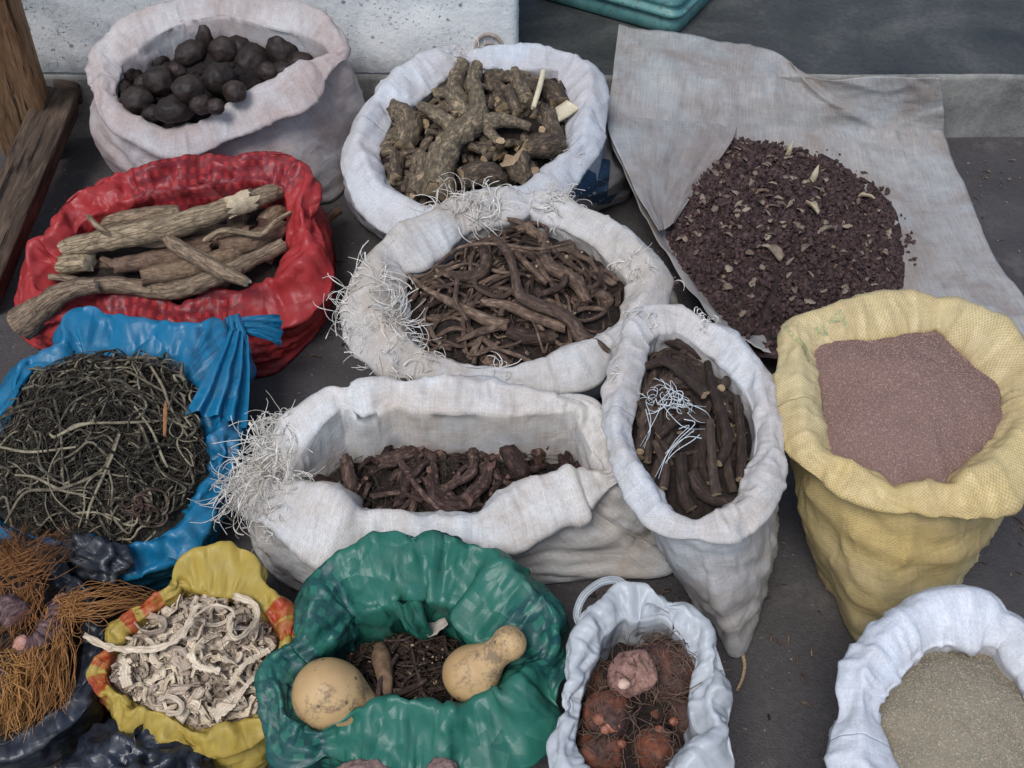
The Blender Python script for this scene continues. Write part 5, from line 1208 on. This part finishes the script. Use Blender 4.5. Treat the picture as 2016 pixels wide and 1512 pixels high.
for k in range(150):
    x, y = pileC.rand(.93); z = float(pileC.z(x, y)) + .007; a = U(0, 6.28); L = U(.008, .024); d = np.array([math.cos(a), math.sin(a), U(-.1, .35)])
    g = Geo(); q = np.array([x, y, z]); ribbon(g, [q, q + d * L * .5 + np.array([0, 0, U(0, .004)]), q + d * L], U(.005, .013) * np.array([.4, 1, 1, .9, .6, .3][:6] + [.3] * 0), n=6, thick=.0005, curl=U(-.5, .5), tw=U(-1, 1), jag=1)
    thing(g, 'husk', M['husk'], 'papery tan husk flake %s the chip heap' % where_in(pileC, x, y), 'husk', 'husk flakes on the dark chips')
for (x, y, L, a, lab, mt) in [(1553,300,22,1.5,'upright cream sprout tip at the back of the chip heap','straw'),(1601,352,28,1.6,'upright cream sprout tip right of the tallest part of the chip heap','straw'),(1598,412,40,-1.2,'largest cream husk piece lying above the middle of the chip heap','cutpale'),(1706,390,30,-.4,'cream forked husk at the right edge of the chip heap','cutpale'),(1500,380,26,.2,'flat tan husk at the upper left of the chip heap','chip2'),(1630,455,34,.3,'wide papery husk at the middle of the chip heap','husk'),(1590,490,30,.6,'curled grey husk left of centre in the chip heap','husk'),(1525,500,40,1.9,'long brown leaf scrap left of centre in the chip heap','husk')]:
    q = pileC.on(x, y, .010); Lm = pxr(L, q); up = a > 1.4 and a < 1.7
    d = np.array([.08, -.1, 1.0]) if up else np.array([math.cos(a), math.sin(a), .12]); g = Geo()
    if up: tube(g, [q - d * .004, q + d * Lm * .6, q + d * Lm * 1.25], [Lm * .24, Lm * .2, Lm * .03], 8, 8, .05)
    else: ribbon(g, [q - d * Lm * .5, q + np.array([0, 0, .004]), q + d * Lm * .5], Lm * .5 * np.array([.3, .8, 1, .9, .9, .7, .5, .25]), n=8, thick=.0007, curl=.5, tw=.6, jag=1)
    thing(g, 'sprout_tip' if up else 'husk', [M[mt], M[mt]], lab, 'sprout' if up else 'husk')
# ------------------------------------------------------------------ J: fine grey roots heaped in the blue bag
pj = J['pile']; gJ = 'fine grey roots in the blue bag'; mJ = [M['barkJ'], M['barkJ']]
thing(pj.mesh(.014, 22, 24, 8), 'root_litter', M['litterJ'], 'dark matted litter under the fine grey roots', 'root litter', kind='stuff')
litter(pj, 1300, (.04, .14), (.0005, .0013), M['barkJ'], 'fine_root_mat', 'mat of hair thin grey roots in the blue bag', (-.006, .020), 1.2, 1.0)
fill_roots(pj, 230, (.08, .26), (.0010, .0027), (mJ, mJ, mJ, [M['barkJ2'], M['barkJ2']]), 'fine_root', '{s} wiry grey root tangled {w} the blue bag', 'root', gJ, (-.004, .026), 1.0, .12, 60, .3, 6, m=1.0, wave=.006, jag=0, npt=9)
RJ = [([(126,853),(155,835),(250,832),(330,828)], [4,5,6,4], 'pale long root lying across the middle of the blue bag'), ([(30,935),(70,940),(120,965),(170,975)], [4,6,6,3], 'thick pale root at the left of the blue bag'),
 ([(10,1030),(50,970),(120,962),(200,925),(235,850)], [5,6,7,6,5], 'long pale root curving up from the front left of the blue bag'), ([(170,1030),(180,990),(220,900),(236,855)], [5,6,6,4], 'root running up from the front middle of the blue bag'),
 ([(295,718),(320,760),(335,800),(370,860)], [5,6,5,4], 'pale root dropping from the back right rim of the blue bag'), ([(265,800),(300,850),(318,895),(330,920)], [4,5,5,4], 'wavy root right of the middle of the blue bag'),
 ([(0,825),(40,800),(100,783),(108,790)], [8,8,7,5], 'thickest dull root at the left rim of the blue bag'), ([(108,790),(120,850),(125,950)], [6,6,5], 'dark root running down the left half of the blue bag'), ([(0,880),(60,890),(150,880)], [5,6,4], 'pale root poking out over the left rim')]
for p_, r_, lab in RJ: root(pj, p_, [r * .5 for r in r_], mJ if 'dark' in lab or 'dull' in lab else [M['barkJ2'], M['barkJ2']], 'fine_root', lab, 'root', gJ, .024, .10, 60, (), 8, 0)
g = Geo(); q0, q1 = pj.on(326, 790, .05), pj.on(324, 858, .05); ribbon(g, [q0, (q0 + q1) / 2, q1], .0062 * np.array([.3, .7, 1, 1, .9, .9, .8, .7]), n=8, thick=.001)
thing(g, 'wood_splinter', plain('orange_splinter', (.20, .085, .03), (.36, .17, .07), 80, .8), 'orange brown wood splinter lying on the fine grey roots', 'splinter')
g = Geo()
for k in range(10):
    c0 = np.array([U(245, 305), U(970, 1030)]); a = U(0, 6); rr = U(14, 30); ribbon(g, [pj.on(c0[0] + rr * math.cos(a + t), c0[1] + rr * .7 * math.sin(a + t), .026 + U(0, .01)) for t in np.linspace(0, U(2, 5), 6)], .0035, n=16, thick=.0006, jag=1)
thing(g, 'bark_curl', M['barkE'], 'brown curl of dry bark lying at the front of the fine grey roots', 'bark')
# the bag's knotted handle and gathered side
g = Geo()
def gather(g, a, b, wa, wb, n, seed, up, nf=5, dep=.35):
    """film pulled together in long pleats from a to b"""
    a, b = np.array(a), np.array(b); d = (b - a) / np.linalg.norm(b - a); s = np.cross(d, up); s /= np.linalg.norm(s); u = np.cross(s, d)
    t = np.linspace(0, 1, 40)[:, None]; c = np.linspace(-1, 1, 36)[None, :]
    w = wa + (wb - wa) * t; ph = c * nf + .6 * pn(np.stack([c + 0 * t, t * 2 + 0 * c, 0 * c * t], -1) * 2, seed)
    G = a + d * (t * np.linalg.norm(b - a))[..., None] + s * (w * c)[..., None] + u * (w * dep * (np.sin(ph * math.pi * .5) * .6 + (1 - c ** 2) * .9) + .012 * np.sin(t * 3.1))[..., None]
    G += .0016 * crumple(G, 45, seed)[..., None] * (1 - .7 * np.abs(c))[..., None]
    g.add(G.reshape(-1, 3), grid_faces(40, 36), None, np.stack(np.broadcast_arrays(c * .05, t * np.linalg.norm(b - a)), -1).reshape(-1, 2))
k0 = P(462, 668, .175)
gather(g, P(462, 640, .185), P(552, 652, .15), .012, .030, 0, 2, np.array([0, -.5, 1.0]), 6); gather(g, P(458, 622, .19), P(474, 700, .165), .014, .020, 0, 5, np.array([.2, -.7, .7]), 4)
gather(g, P(470, 655, .19), P(425, 830, .15), .016, .050, 0, 7, np.array([.5, -.4, .8]), 7)
part(g, 'knotted_handle', M['blue'], J['root'], 'knotted handle end pointing right over the red bag')
# dark plastic scrap lying against the blue bag
g = Geo(); qc = P(180, 1102, .125); V, T = ico(4); S_ = V * np.array([.062, .036, .020]); S_ += (V * (.008 * crumple(S_, 40, 3) * 3)[:, None]); S_ = S_ @ rot(.55, .0, -.15).T
g.add(S_ + qc, None, T, (V[:, :2] * .08))
gather(g, P(112, 1092, .135), P(20, 1085, .14), .010, .040, 0, 3, np.array([0, -.6, .8]), 5)
thing(g, 'plastic_wrap', M['darkgrey'], 'crumpled dark plastic wrap knotted at one side, lying on the front of the blue bag', 'plastic wrap')

# ------------------------------------------------------------------ K: pale bark shavings
pk = K['pile']; gK = 'pale bark shavings in the yellow and red bag'
thing(pk.mesh(.008, 30, 18, 9), 'shaving_litter', M['litterK'], 'crumbled litter under the pale bark shavings', 'shaving litter', kind='stuff')
litter(pk, 320, (.012, .05), (.0004, .0009), M['shave'], 'bark_fibres', 'thin bark fibres between the pale shavings', (.0, .022), 1.4, cat='bark fibres')
for k in range(250):
    L_ = U(.018, .06); pts = wander(pk, L_, 5, .8 if k % 3 else 2.2, m=.95, lift=U(.0, .022), wave=.003)
    if len(pts) < 3: continue
    g = Geo(); ribbon(g, pts, U(.005, .012), n=9, thick=.0008, curl=U(-.25, .4), tw=U(-1.2, 1.2), up=RNG.normal(size=3) * .5 + np.array([0, 0, 1]), jag=1)
    thing(g, 'bark_shaving', M['shave'], ('short' if L_ < .036 else 'long') + ' pale bark strip %s the yellow bag' % where_in(pk, pts[2][0], pts[2][1]), 'bark shaving', gK)
RK = [([(166,1250),(208,1272),(254,1279),(312,1276),(351,1256),(374,1224),(385,1194)], 13, 'longest cream shaving arching over the left rim of the yellow bag', .040, 0),
 ([(255,1212),(290,1210),(322,1222),(318,1240),(285,1243),(268,1226)], 13, 'coiled ring of pale bark at the upper left of the yellow bag', .030, 1.2), ([(460,1172),(500,1188),(506,1215),(488,1242),(464,1256),(452,1238),(456,1212)], 12, 'looped cream strip at the upper right of the yellow bag', .040, 1.4),
 ([(374,1285),(391,1312),(433,1322)], 14, 'bent cream strip right of the middle of the yellow bag', .032, 0), ([(312,1378),(335,1370),(358,1385),(352,1402),(326,1402)], 11, 'small ring of pale bark near the front of the yellow bag', .030, 1.2),
 ([(250,1296),(247,1330),(252,1352)], 21, 'broad flat piece of pale bark at the left of the yellow bag', .026, .4), ([(420,1412),(465,1375),(478,1366)], 30, 'widest flat piece of pale bark near the front rim of the yellow bag', .024, .3), ([(340,1310),(352,1285),(366,1320)], 26, 'three cornered grey scrap of bark at the middle of the yellow bag', .024, .2),
 ([(455,1350),(480,1310),(530,1280)], 13, 'long straight strip pointing to the right rim of the yellow bag', .026, .5), ([(462,1385),(490,1345),(520,1322)], 12, 'pale strip crossing the front right of the yellow bag', .030, .4), ([(380,1215),(420,1192),(455,1200),(462,1216)], 5, 'thin wiry cream fibre arched at the back of the yellow bag', .045, 0)]
for p_, w_, lab, lf, tw in RK:
    pts = np.array([pk.on(x, y, lf) for x, y in p_]); g = Geo(); ribbon(g, pts, pxr(w_, pts[0]), n=34, thick=.0010, curl=.14, tw=tw * .4, up=np.array([0, -.8, .6]) if tw > 1 else np.array([0, -.2, 1]), jag=1)
    thing(g, 'bark_shaving', M['shave'], lab, 'bark shaving', gK)

# ------------------------------------------------------------------ L: gourds and twigs in the green bag
pl = GREEN['pile']; gL = 'thin dark twigs in the green bag'
thing(pl.mesh(.010, 26, 18, 10), 'root_litter', M['litter'], 'dark litter under the twigs in the green bag', 'root litter', kind='stuff')
right = lambda x, y: x > P(690, 1300, .13)[0]
fill_roots(pl, 150, (.03, .11), (.0012, .0032), [M['barkL'], M['cut']], 'twig', '{s} dark twig {w} the green bag', 'twig', gL, (.0, .022), .35, .1, 50, .2, 6, m=.88, jag=0, where=right)
litter(pl, 260, (.02, .08), (.0004, .0010), M['barkL'], 'twig_litter', 'fine dark twig litter in the green bag', (.0, .024), .8, .92, 'twig litter')
def lathe(axis_a, axis_b, prof, name, mat, label, cat, sides=40, amp=.045, seed=0):
    a, b = np.array(axis_a), np.array(axis_b); L_ = np.linalg.norm(b - a); g = Geo(); t = np.array([p[0] for p in prof]); r = np.array([p[1] for p in prof])
    pr = catmull(np.stack([t, r], -1), 70); pts = a + (b - a) * pr[:, :1]; d = (b - a) / L_; n_ = np.cross(d, [0, 0, 1.0]); n_ /= np.linalg.norm(n_); m_ = np.cross(n_, d)
    th = np.arange(sides) * 2 * math.pi / sides
    G = pts[:, None] + np.maximum(pr[:, 1], 0)[:, None, None] * (np.cos(th)[None, :, None] * n_ + np.sin(th)[None, :, None] * m_)
    G = G + (G - pts[:, None]) * (amp * fbm(G * 18, 2, seed))[..., None]
    g.add(G.reshape(-1, 3), grid_faces(70, sides, True)[:, ::-1], None, np.zeros((70 * sides, 2))); return thing(g, name, mat, label, cat)
q = P(646, 1366, .168); r1 = pxr(71, q); ax = np.array([.84, -.20, -.55]); ax /= np.linalg.norm(ax)
pr = [(-1.0, 0), (-.97, .25), (-.8, .62), (-.5, .88), (-.1, 1.0), (.3, .97), (.7, .80), (1.0, .66), (1.2, .60), (1.4, .57), (1.6, .54), (1.75, .42), (1.85, .2), (1.88, 0)]
lathe(q, q + ax * r1, [(t, r * r1) for t, r in pr], 'gourd', M['gourd'], 'round bellied tan gourd with dark blotches at the left of the green bag', 'gourd', seed=1)
q = P(927, 1326, .190); q2 = P(1003, 1266, .228); r1 = pxr(56, q); L2 = np.linalg.norm(q2 - q); k_ = L2 / r1
pr = [(-1.0, 0), (-.97, .25), (-.8, .62), (-.45, .90), (0, 1.0), (.4, .93), (.75, .74), (.60 * k_, .56), (.76 * k_, .54), (.9 * k_, .60), (k_, .62), (k_ + .28, .55), (k_ + .5, .33), (k_ + .6, 0)]
lathe(q, q2, [(t / k_, r * r1) for t, r in pr], 'gourd', M['gourd'], 'peanut shaped tan gourd with small round head at the right of the green bag', 'gourd', seed=4)
g = Geo(); pts, rr = trace(pl, [(748,1275),(751,1295),(757,1330),(762,1358),(766,1374)], [12,19,17,11,6], .02); tube(g, pts, rr, 24, 14, .08, 40, 3); thing(g, 'seed_pod', [M['pod'], M['cutred']], 'spindle shaped brown pod lying between the two gourds', 'pod')
g = Geo(); q = pl.on(858, 1238, .04); ribbon(g, [q + np.array([-.014, -.008, 0]), q, q + np.array([.016, .008, .006])], .020 * np.array([.7, 1, 1, .8, 1, .6]), n=6, thick=.0008, curl=.2, jag=1); thing(g, 'bark_scrap', plain('grey_scrap', (.30, .26, .22), (.44, .39, .34), 90, .85), 'pale grey scrap of bark at the back of the twigs in the green bag', 'bark scrap')
for p_, r_, lab in [([(700,1318),(716,1345),(730,1372)], [5,5,4], 'brown stick leaning beside the left gourd'), ([(745,1395),(748,1345),(770,1310),(782,1290)], [6,6,5,4], 'reddish stick standing in front of the brown pod'), ([(760,1380),(800,1360),(840,1338)], [5,7,5], 'reddish stick lying in front of the right gourd'), ([(765,1262),(800,1258),(830,1240),(846,1222)], [2.2,2.2,2.2,2], 'pale thin twig bent upward at the back of the twigs')]:
    root(pl, p_, r_, [M['barkE'], M['cut']], 'twig', lab, 'twig', gL, .03, .12, 50, (), 8, 0)
# pleated inner handle of the green bag
g = Geo(); gather(g, P(800, 1178, .20), P(838, 1255, .125), .020, .014, 0, 4, np.array([0, -.9, .4]), 4); part(g, 'handle', M['green'], GREEN['root'])

# ------------------------------------------------------------------ white bag: hairy bulbs
pw = W_['pile']; gW = 'hairy reddish bulbs in the white plastic bag'
thing(pw.mesh(.010, 26, 18, 11), 'root_litter', M['litter'], 'dark litter under the hairy bulbs', 'root litter', kind='stuff')
def bulb(x, y, rx, ry, z, label, top, seed, hairs=70, sh=(1, 1, 1), R=None, hl=.035, skin='bulb'):
    q = P(x, y, z); r = pxr((rx + ry) / 2, q); b = empty('bulb', (q[0], q[1], q[2] - r), label, 'bulb', gW); Rm = R if R is not None else rot(U(-.4, .4), U(-.4, .4), U(-.8, .8))
    V, T = ico(4); tip = np.array([U(-.4, .4), -.55, .75]); tip /= np.linalg.norm(tip); h_ = V @ tip
    V = V * (1 + .07 * fbm(V * 2.2, 3, seed) + .03 * ridge(np.stack([h_ * 7, V[:, 0] * .7, V[:, 1] * .7], -1), seed))[:, None]; hh = np.clip(h_, 0, 1)[:, None]
    ax_ = (V @ tip)[:, None] * tip; V = ax_ * (1 + .42 * hh ** 3) + (V - ax_) * (1 - .30 * hh ** 1.5)
    g = Geo(); g.add((V * np.array([pxr(rx, q), r, pxr(ry, q)]) * np.asarray(sh) * .95) @ Rm.T + q, None, T, V[:, :2] * r); part(g, 'bulb_body', M[skin], b)
    g = Geo(); V, _ = ico(3)
    for k in range(hairs):
        v = V[int(RNG.integers(len(V)))]; p0 = (v * np.array([pxr(rx, q), r, pxr(ry, q)]) * np.asarray(sh) * 1.0) @ Rm.T + q
        n_ = (p0 - q) / np.linalg.norm(p0 - q); t_ = np.cross(n_, RNG.normal(size=3)); t_ /= np.linalg.norm(t_); pts = [p0]; d = n_ * .55 + t_
        for m_ in range(4): d = d + RNG.normal(size=3) * .35 - n_ * .34 + np.array([0, 0, -.1]); d /= np.linalg.norm(d); pts.append(pts[-1] + d * hl / 4 * U(.6, 1.2))
        hair(g, pts, U(.0006, .0012), 9, 3)
    part(g, 'rootlets', M['bulbhair'], b, kind='stuff')
    if top:
        for (tx, ty, tr, mt) in top:
            g = Geo(); qt = P(tx, ty, z + r * .75); lump(g, qt, np.array([1, .9, .8]) * pxr(tr * .82, qt), None, 3, .22, 2.2, seed + tr, .1, 0)
            part(g, 'cut_crown', M[mt], b)
    return b
bulb(1310, 1318, 66, 62, .175, 'largest round dark bulb wrapped in rootlets at the back right of the white bag', None, 2, 260, hl=.055)
bulb(1243, 1326, 33, 62, .21, 'pale pink elongated bulb lying on top of the others in the white bag', [(1228, 1346, 15, 'bulbpale'), (1266, 1305, 14, 'bulbpale')], 5, 60, R=rot(.2, .75, .2), hl=.03, skin='bulbpink')
bulb(1196, 1408, 52, 50, .18, 'bulb with reddish cut crowns facing up at the left of the white bag', [(1180, 1416, 16, 'bulbtop'), (1206, 1428, 18, 'bulbtop'), (1192, 1436, 12, 'bulbtop')], 8, 110, hl=.04)
bulb(1278, 1400, 40, 34, .135, 'dark bulb sunk in the middle of the white bag', None, 11, 110)
bulb(1346, 1408, 32, 40, .155, 'bulb with orange flank against the right rim of the white bag', [(1326, 1420, 12, 'bulbtop')], 14, 110)
bulb(1180, 1476, 52, 48, .15, 'dark scaly bulb at the front left of the white bag', [(1224, 1464, 12, 'bulbtop')], 17, 110)
bulb(1288, 1474, 42, 50, .16, 'upright bulb with pointed reddish top at the front of the white bag', [(1298, 1438, 13, 'bulbtop')], 20, 130, R=rot(0, .1, 0))
bulb(1232, 1500, 30, 24, .13, 'small bulb between the two front bulbs in the white bag', [(1228, 1490, 10, 'bulbtop')], 23, 60)
bulb(1180, 1345, 34, 30, .14, 'shaggy bulb half hidden behind the pale pink bulb', None, 26, 200, hl=.05); bulb(1330, 1455, 30, 26, .12, 'dull bulb low by the front right rim of the white bag', None, 29, 80)
g = Geo(); hp = [P(1143,1232,.215), P(1136,1206,.235), P(1150,1172,.25), P(1180,1148,.255), P(1210,1142,.25), P(1232,1152,.24)]
C_ = catmull(np.array(hp), 40); T_ = np.gradient(C_, axis=0); T_ /= np.linalg.norm(T_, axis=1)[:, None]; s_ = np.cross(T_, [0, -.6, .8]); s_ /= np.linalg.norm(s_, axis=1)[:, None]; u_ = np.cross(s_, T_)
c = np.linspace(-1, 1, 14); G = C_[:, None] + s_[:, None] * (c * .0055)[None, :, None] + u_[:, None] * (.004 * np.sin(c * 5)[None] + .002 * pn(np.stack(np.broadcast_arrays(c[None] * 2, np.linspace(0, 6, 40)[:, None], 0), -1), 3))[..., None]
g.add(G.reshape(-1, 3), grid_faces(40, 14), None, np.stack(np.broadcast_arrays(c[None] * .01, np.linspace(0, .2, 40)[:, None]), -1).reshape(-1, 2)); part(g, 'handle', M['white'], W_['root'])

# ------------------------------------------------------------------ rhizomes with orange fibres at the left edge
pn_ = NB_['pile']; gN = 'rhizomes with orange fibres in the black bag'
thing(pn_.mesh(.012, 26, 18, 12), 'root_litter', M['litter'], 'dark litter under the rhizomes', 'root litter', kind='stuff')
def rhizome(pxs, rs, label, fib, tip=None, lift=.03):
    q0 = pn_.on(*pxs[0], 0); b = empty('rhizome', (q0[0], q0[1], q0[2]), label, 'rhizome', gN); g = Geo()
    pts, rr = trace(pn_, pxs, rs, lift); tube(g, pts, rr, 30, 16, .24, 50, U(0, 9), jag=.2); part(g, 'stem', [M['rhizome'], M['rhizometip']], b)
    if tip:
        for (x, y, r) in tip:
            g = Geo(); q = pn_.on(x, y, lift + .012); lump(g, q, np.array([1, 1, .8]) * pxr(r, q), None, 3, .25, 2.5, x, .15)
            part(g, 'pink_tip', M['rhizometip'], b)
    g = Geo()
    for (x0, y0, sx, sy, x1, y1, ex, ey, cnt, arch) in fib:
        for k in range(cnt):
            ax_, ay_ = x0 + U(-sx, sx), y0 + U(-sy, sy); bx_, by_ = x1 + U(-ex, ex), y1 + U(-ey, ey); z0 = pn_.zc + lift + U(-.01, .02)
            z1 = .125 + U(-.02, .03) + arch * .3; pts = []
            wv = RNG.normal(size=2) * 16
            for t in np.linspace(0, 1, 6): pts.append(P(ax_ + (bx_ - ax_) * t + wv[0] * math.sin(t * 3.1) + RNG.normal() * 5, ay_ + (by_ - ay_) * t + wv[1] * math.sin(t * 3.1) + RNG.normal() * 5, z0 + (z1 - z0) * t + arch * math.sin(t * 3.14)))
            hair(g, pts, U(.0004, .0008), 16, 3)
    part(g, 'orange_fibres', M['orangehair'], b, kind='stuff'); return b
rhizome([(128,1184),(112,1215),(98,1248),(70,1272),(40,1268)], [20,26,27,22,17], 'largest purple brown rhizome with pink tips, lying over the right side of the black bag', [(110,1230,22,40,95,1390,42,22,120,.0), (120,1200,20,20,290,1175,35,14,55,.02), (130,1185,15,15,160,1215,14,60,46,.02), (80,1280,30,14,20,1420,60,25,90,0)], [(44,1266,16), (72,1300,20), (122,1186,18)])
rhizome([(35,1220),(20,1200),(0,1195)], [26,30,24], 'dark rhizome lump behind the largest one at the left edge', [(60,1130,40,18,110,1080,50,30,26,.02), (0,1130,40,20,80,1062,80,30,90,.03), (40,1160,50,24,30,1250,70,50,90,.02), (20,1120,40,20,-10,1050,60,30,50,.03)])
rhizome([(15,1320),(0,1345),(10,1365)], [28,30,24], 'brown rhizome lump at the lower left edge of the black bag', [(10,1330,30,20,0,1440,50,20,90,0), (20,1300,40,20,60,1330,50,50,60,.01)])

# ------------------------------------------------------------------ bottom edge: black bag, tubers; rope
g = Geo(); V, T = ico(5); qc = P(275, 1545, .07); S_ = V * np.array([.105, .085, .075]); S_ = S_ + V * (.012 * crumple(S_, 24, 4) * 1.6 + .006 * crumple(S_, 50, 9) * 2 + .012 * fbm(S_ * 14, 2, 3))[:, None]; S_ += qc
S_[:, 2] = np.maximum(S_[:, 2], .003); g.add(S_, None, T, V[:, :2] * .15); bb = g.build('bag', M['black'], loc=(qc[0], qc[1], 0)); tag(bb, 'closed crumpled black plastic bag at the bottom edge by the yellow bag', 'bag')
g = Geo(); gather(g, P(262, 1490, .135), P(255, 1462, .12), .010, .030, 0, 8, np.array([0, -.5, .9]), 5); part(g, 'knot', M['black'], bb)
for (x, y, rx, ry, lab) in [(718, 1528, 62, 34, 'wide purple brown tuber peeking in at the bottom edge before the green bag'), (872, 1524, 34, 34, 'small notched purple brown tuber at the bottom edge before the green bag')]:
    q = P(x, y, .15); g = Geo(); lump(g, q, (pxr(rx, q), pxr(ry, q), pxr(ry, q)), rot(.2, .1, .1), 4, .14, 2.2, x, .1); tube(g, [q, q + np.array([0, 0, -.09]), q + np.array([.01, 0, -.148])], [pxr(ry * .8, q), pxr(ry * .9, q), pxr(ry * .6, q)], 14, 12, .15, 30, 2)
    thing(g, 'tuber', [M['tuber'], M['tuber']], lab, 'tuber', 'purple brown tubers at the bottom edge')
g = Geo()
rp = np.array([P(1462, 1286, .006), P(1466, 1310, .006), P(1462, 1335, .006), P(1452, 1358, .006)]); C_ = catmull(rp, 40)
for ph in (0, 2.1, 4.2):
    t = np.linspace(0, 1, 40); off = np.stack([np.cos(t * 60 + ph), np.sin(t * 60 + ph) * .4, np.sin(t * 60 + ph)], -1) * .0016; hair(g, C_ + off, .0017, 120, 6)
thing(g, 'rope_end', M['cut'], 'frayed bit of twisted rope at the tapered corner of the narrow sack', 'rope')

# ------------------------------------------------------------------ frayed hems and prints
fringe(E_, [(690,600,70,120,.05,-.9,.2),(720,690,40,70,.05,-.7,.6),(860,690,60,70,.045,-.1,.6),(930,400,50,90,.05,-.2,-.6),(915,430,40,60,.05,-.1,.3),(1095,395,35,60,.04,.3,-.3),(1075,440,30,36,.045,.1,.6),(1275,520,28,36,.03,.3,-.2),(800,720,50,40,.035,-.3,.8),(985,722,30,20,.025,0,.5)], M['thread'], rows=(13, 34))
fringe(F, [(500,870,55,150,.055,-.8,.1),(480,960,50,170,.06,-.8,.5),(545,960,40,60,.06,0,.7),(530,840,40,50,.045,-.8,-.3),(590,950,25,25,.04,.4,.6),(470,1020,40,70,.06,-.4,.9)], M['thread'], rows=(10, 34))
fringe(B, [(905,100,22,40,.03,-.2,-.3),(1135,345,30,14,.02,.3,.2)], M['thread'])
fringe(G_, [(1240,610,22,20,.016,-.3,-.3),(1400,625,40,16,.012,.4,-.5),(1192,740,25,12,.012,-.8,0)], M['thread'])
fringe(A, [(330,2,40,8,.01,0,-.5)], M['thread'])
def prints(info, quads, mat, name):
    bv = bvh_of(info); g = Geo(); n_ = 0
    for q in quads:
        r_ = drape(bv, q, 8, 8)
        if r_ is not None: g.add(r_[0], r_[1], None); n_ += 1
    if n_: part(g, name, mat, info['root'])
prints(B, [[(1155,332),(1166,338),(1158,395),(1125,384)],[(1166,338),(1172,342),(1180,400),(1158,395)],[(1184,312),(1199,316),(1197,358),(1175,350)],[(1175,352),(1197,360),(1194,385),(1170,398)],[(1194,385),(1215,380),(1200,398),(1172,404)]], M['ink_blue'], 'blue_print')
def stroke(a, b, w):
    a, b = np.array(a, float), np.array(b, float); d = b - a; d /= np.linalg.norm(d); n_ = np.array([-d[1], d[0]]) * w / 2; return [a + n_, b + n_, b - n_, a - n_]
prints(H, [stroke(a, b, 6) for a, b in [((1604,645),(1608,668)),((1604,645),(1626,662)),((1626,662),(1618,636)),((1632,635),(1652,612)),((1652,612),(1668,648)),((1638,632),(1660,628)),((1544,640),(1562,662)),((1562,662),(1582,684)),((1582,684),(1592,712))]], M['ink_teal'], 'printed_letters')

# ------------------------------------------------------------------ grit and crumbs fallen on the pavement
g = Geo()
for k in range(2600):
    x, y = U(-1.3, 1.5), U(.55, 2.2); s_ = abs(RNG.normal()) * .0018 + .0006; V, T = ico(1)
    W = V * (1 + .3 * RNG.normal(size=(len(V), 1)).clip(-1, 1)) * np.array([1, U(.5, 1), U(.3, .7)]) * s_; g.add(W @ rot(0, 0, U(0, 6)).T + np.array([x, y, .002]), None, T)
thing(g, 'grit', plain('pale_grit', (.07, .055, .045), (.24, .20, .16), 30, .9), 'scattered pale grit and crumbs on the pavement', 'grit', kind='stuff', smooth=False)
for k in range(84):
    px_, py_ = [(U(1480, 1660), U(1110, 1500)), (U(560, 720), U(480, 720)), (U(1150, 1330), U(1150, 1180)), (U(1930, 2016), U(700, 1150)), (U(150, 240), U(1440, 1500)), (U(1900, 2016), U(280, 520))][k % 6]
    q = P(px_, py_, .004); a = U(0, 6.3); L_ = U(.006, .02); g = Geo(); d = np.array([math.cos(a), math.sin(a), 0])
    tube(g, [q, q + d * L_ * .5 + np.array([0, 0, .0015]), q + d * L_], U(.0008, .002), 6, 6, .3, 90, k)
    thing(g, 'root_crumb', [M['barkE'], M['cut']], 'tiny root crumb fallen on the pavement ' + ['between the narrow sack and the white sack', 'beside the red bag', 'before the low sack', 'right of the yellow sack', 'below the yellow bag', 'right of the open grey sack'][k % 6], 'root crumb', 'root crumbs on the pavement')
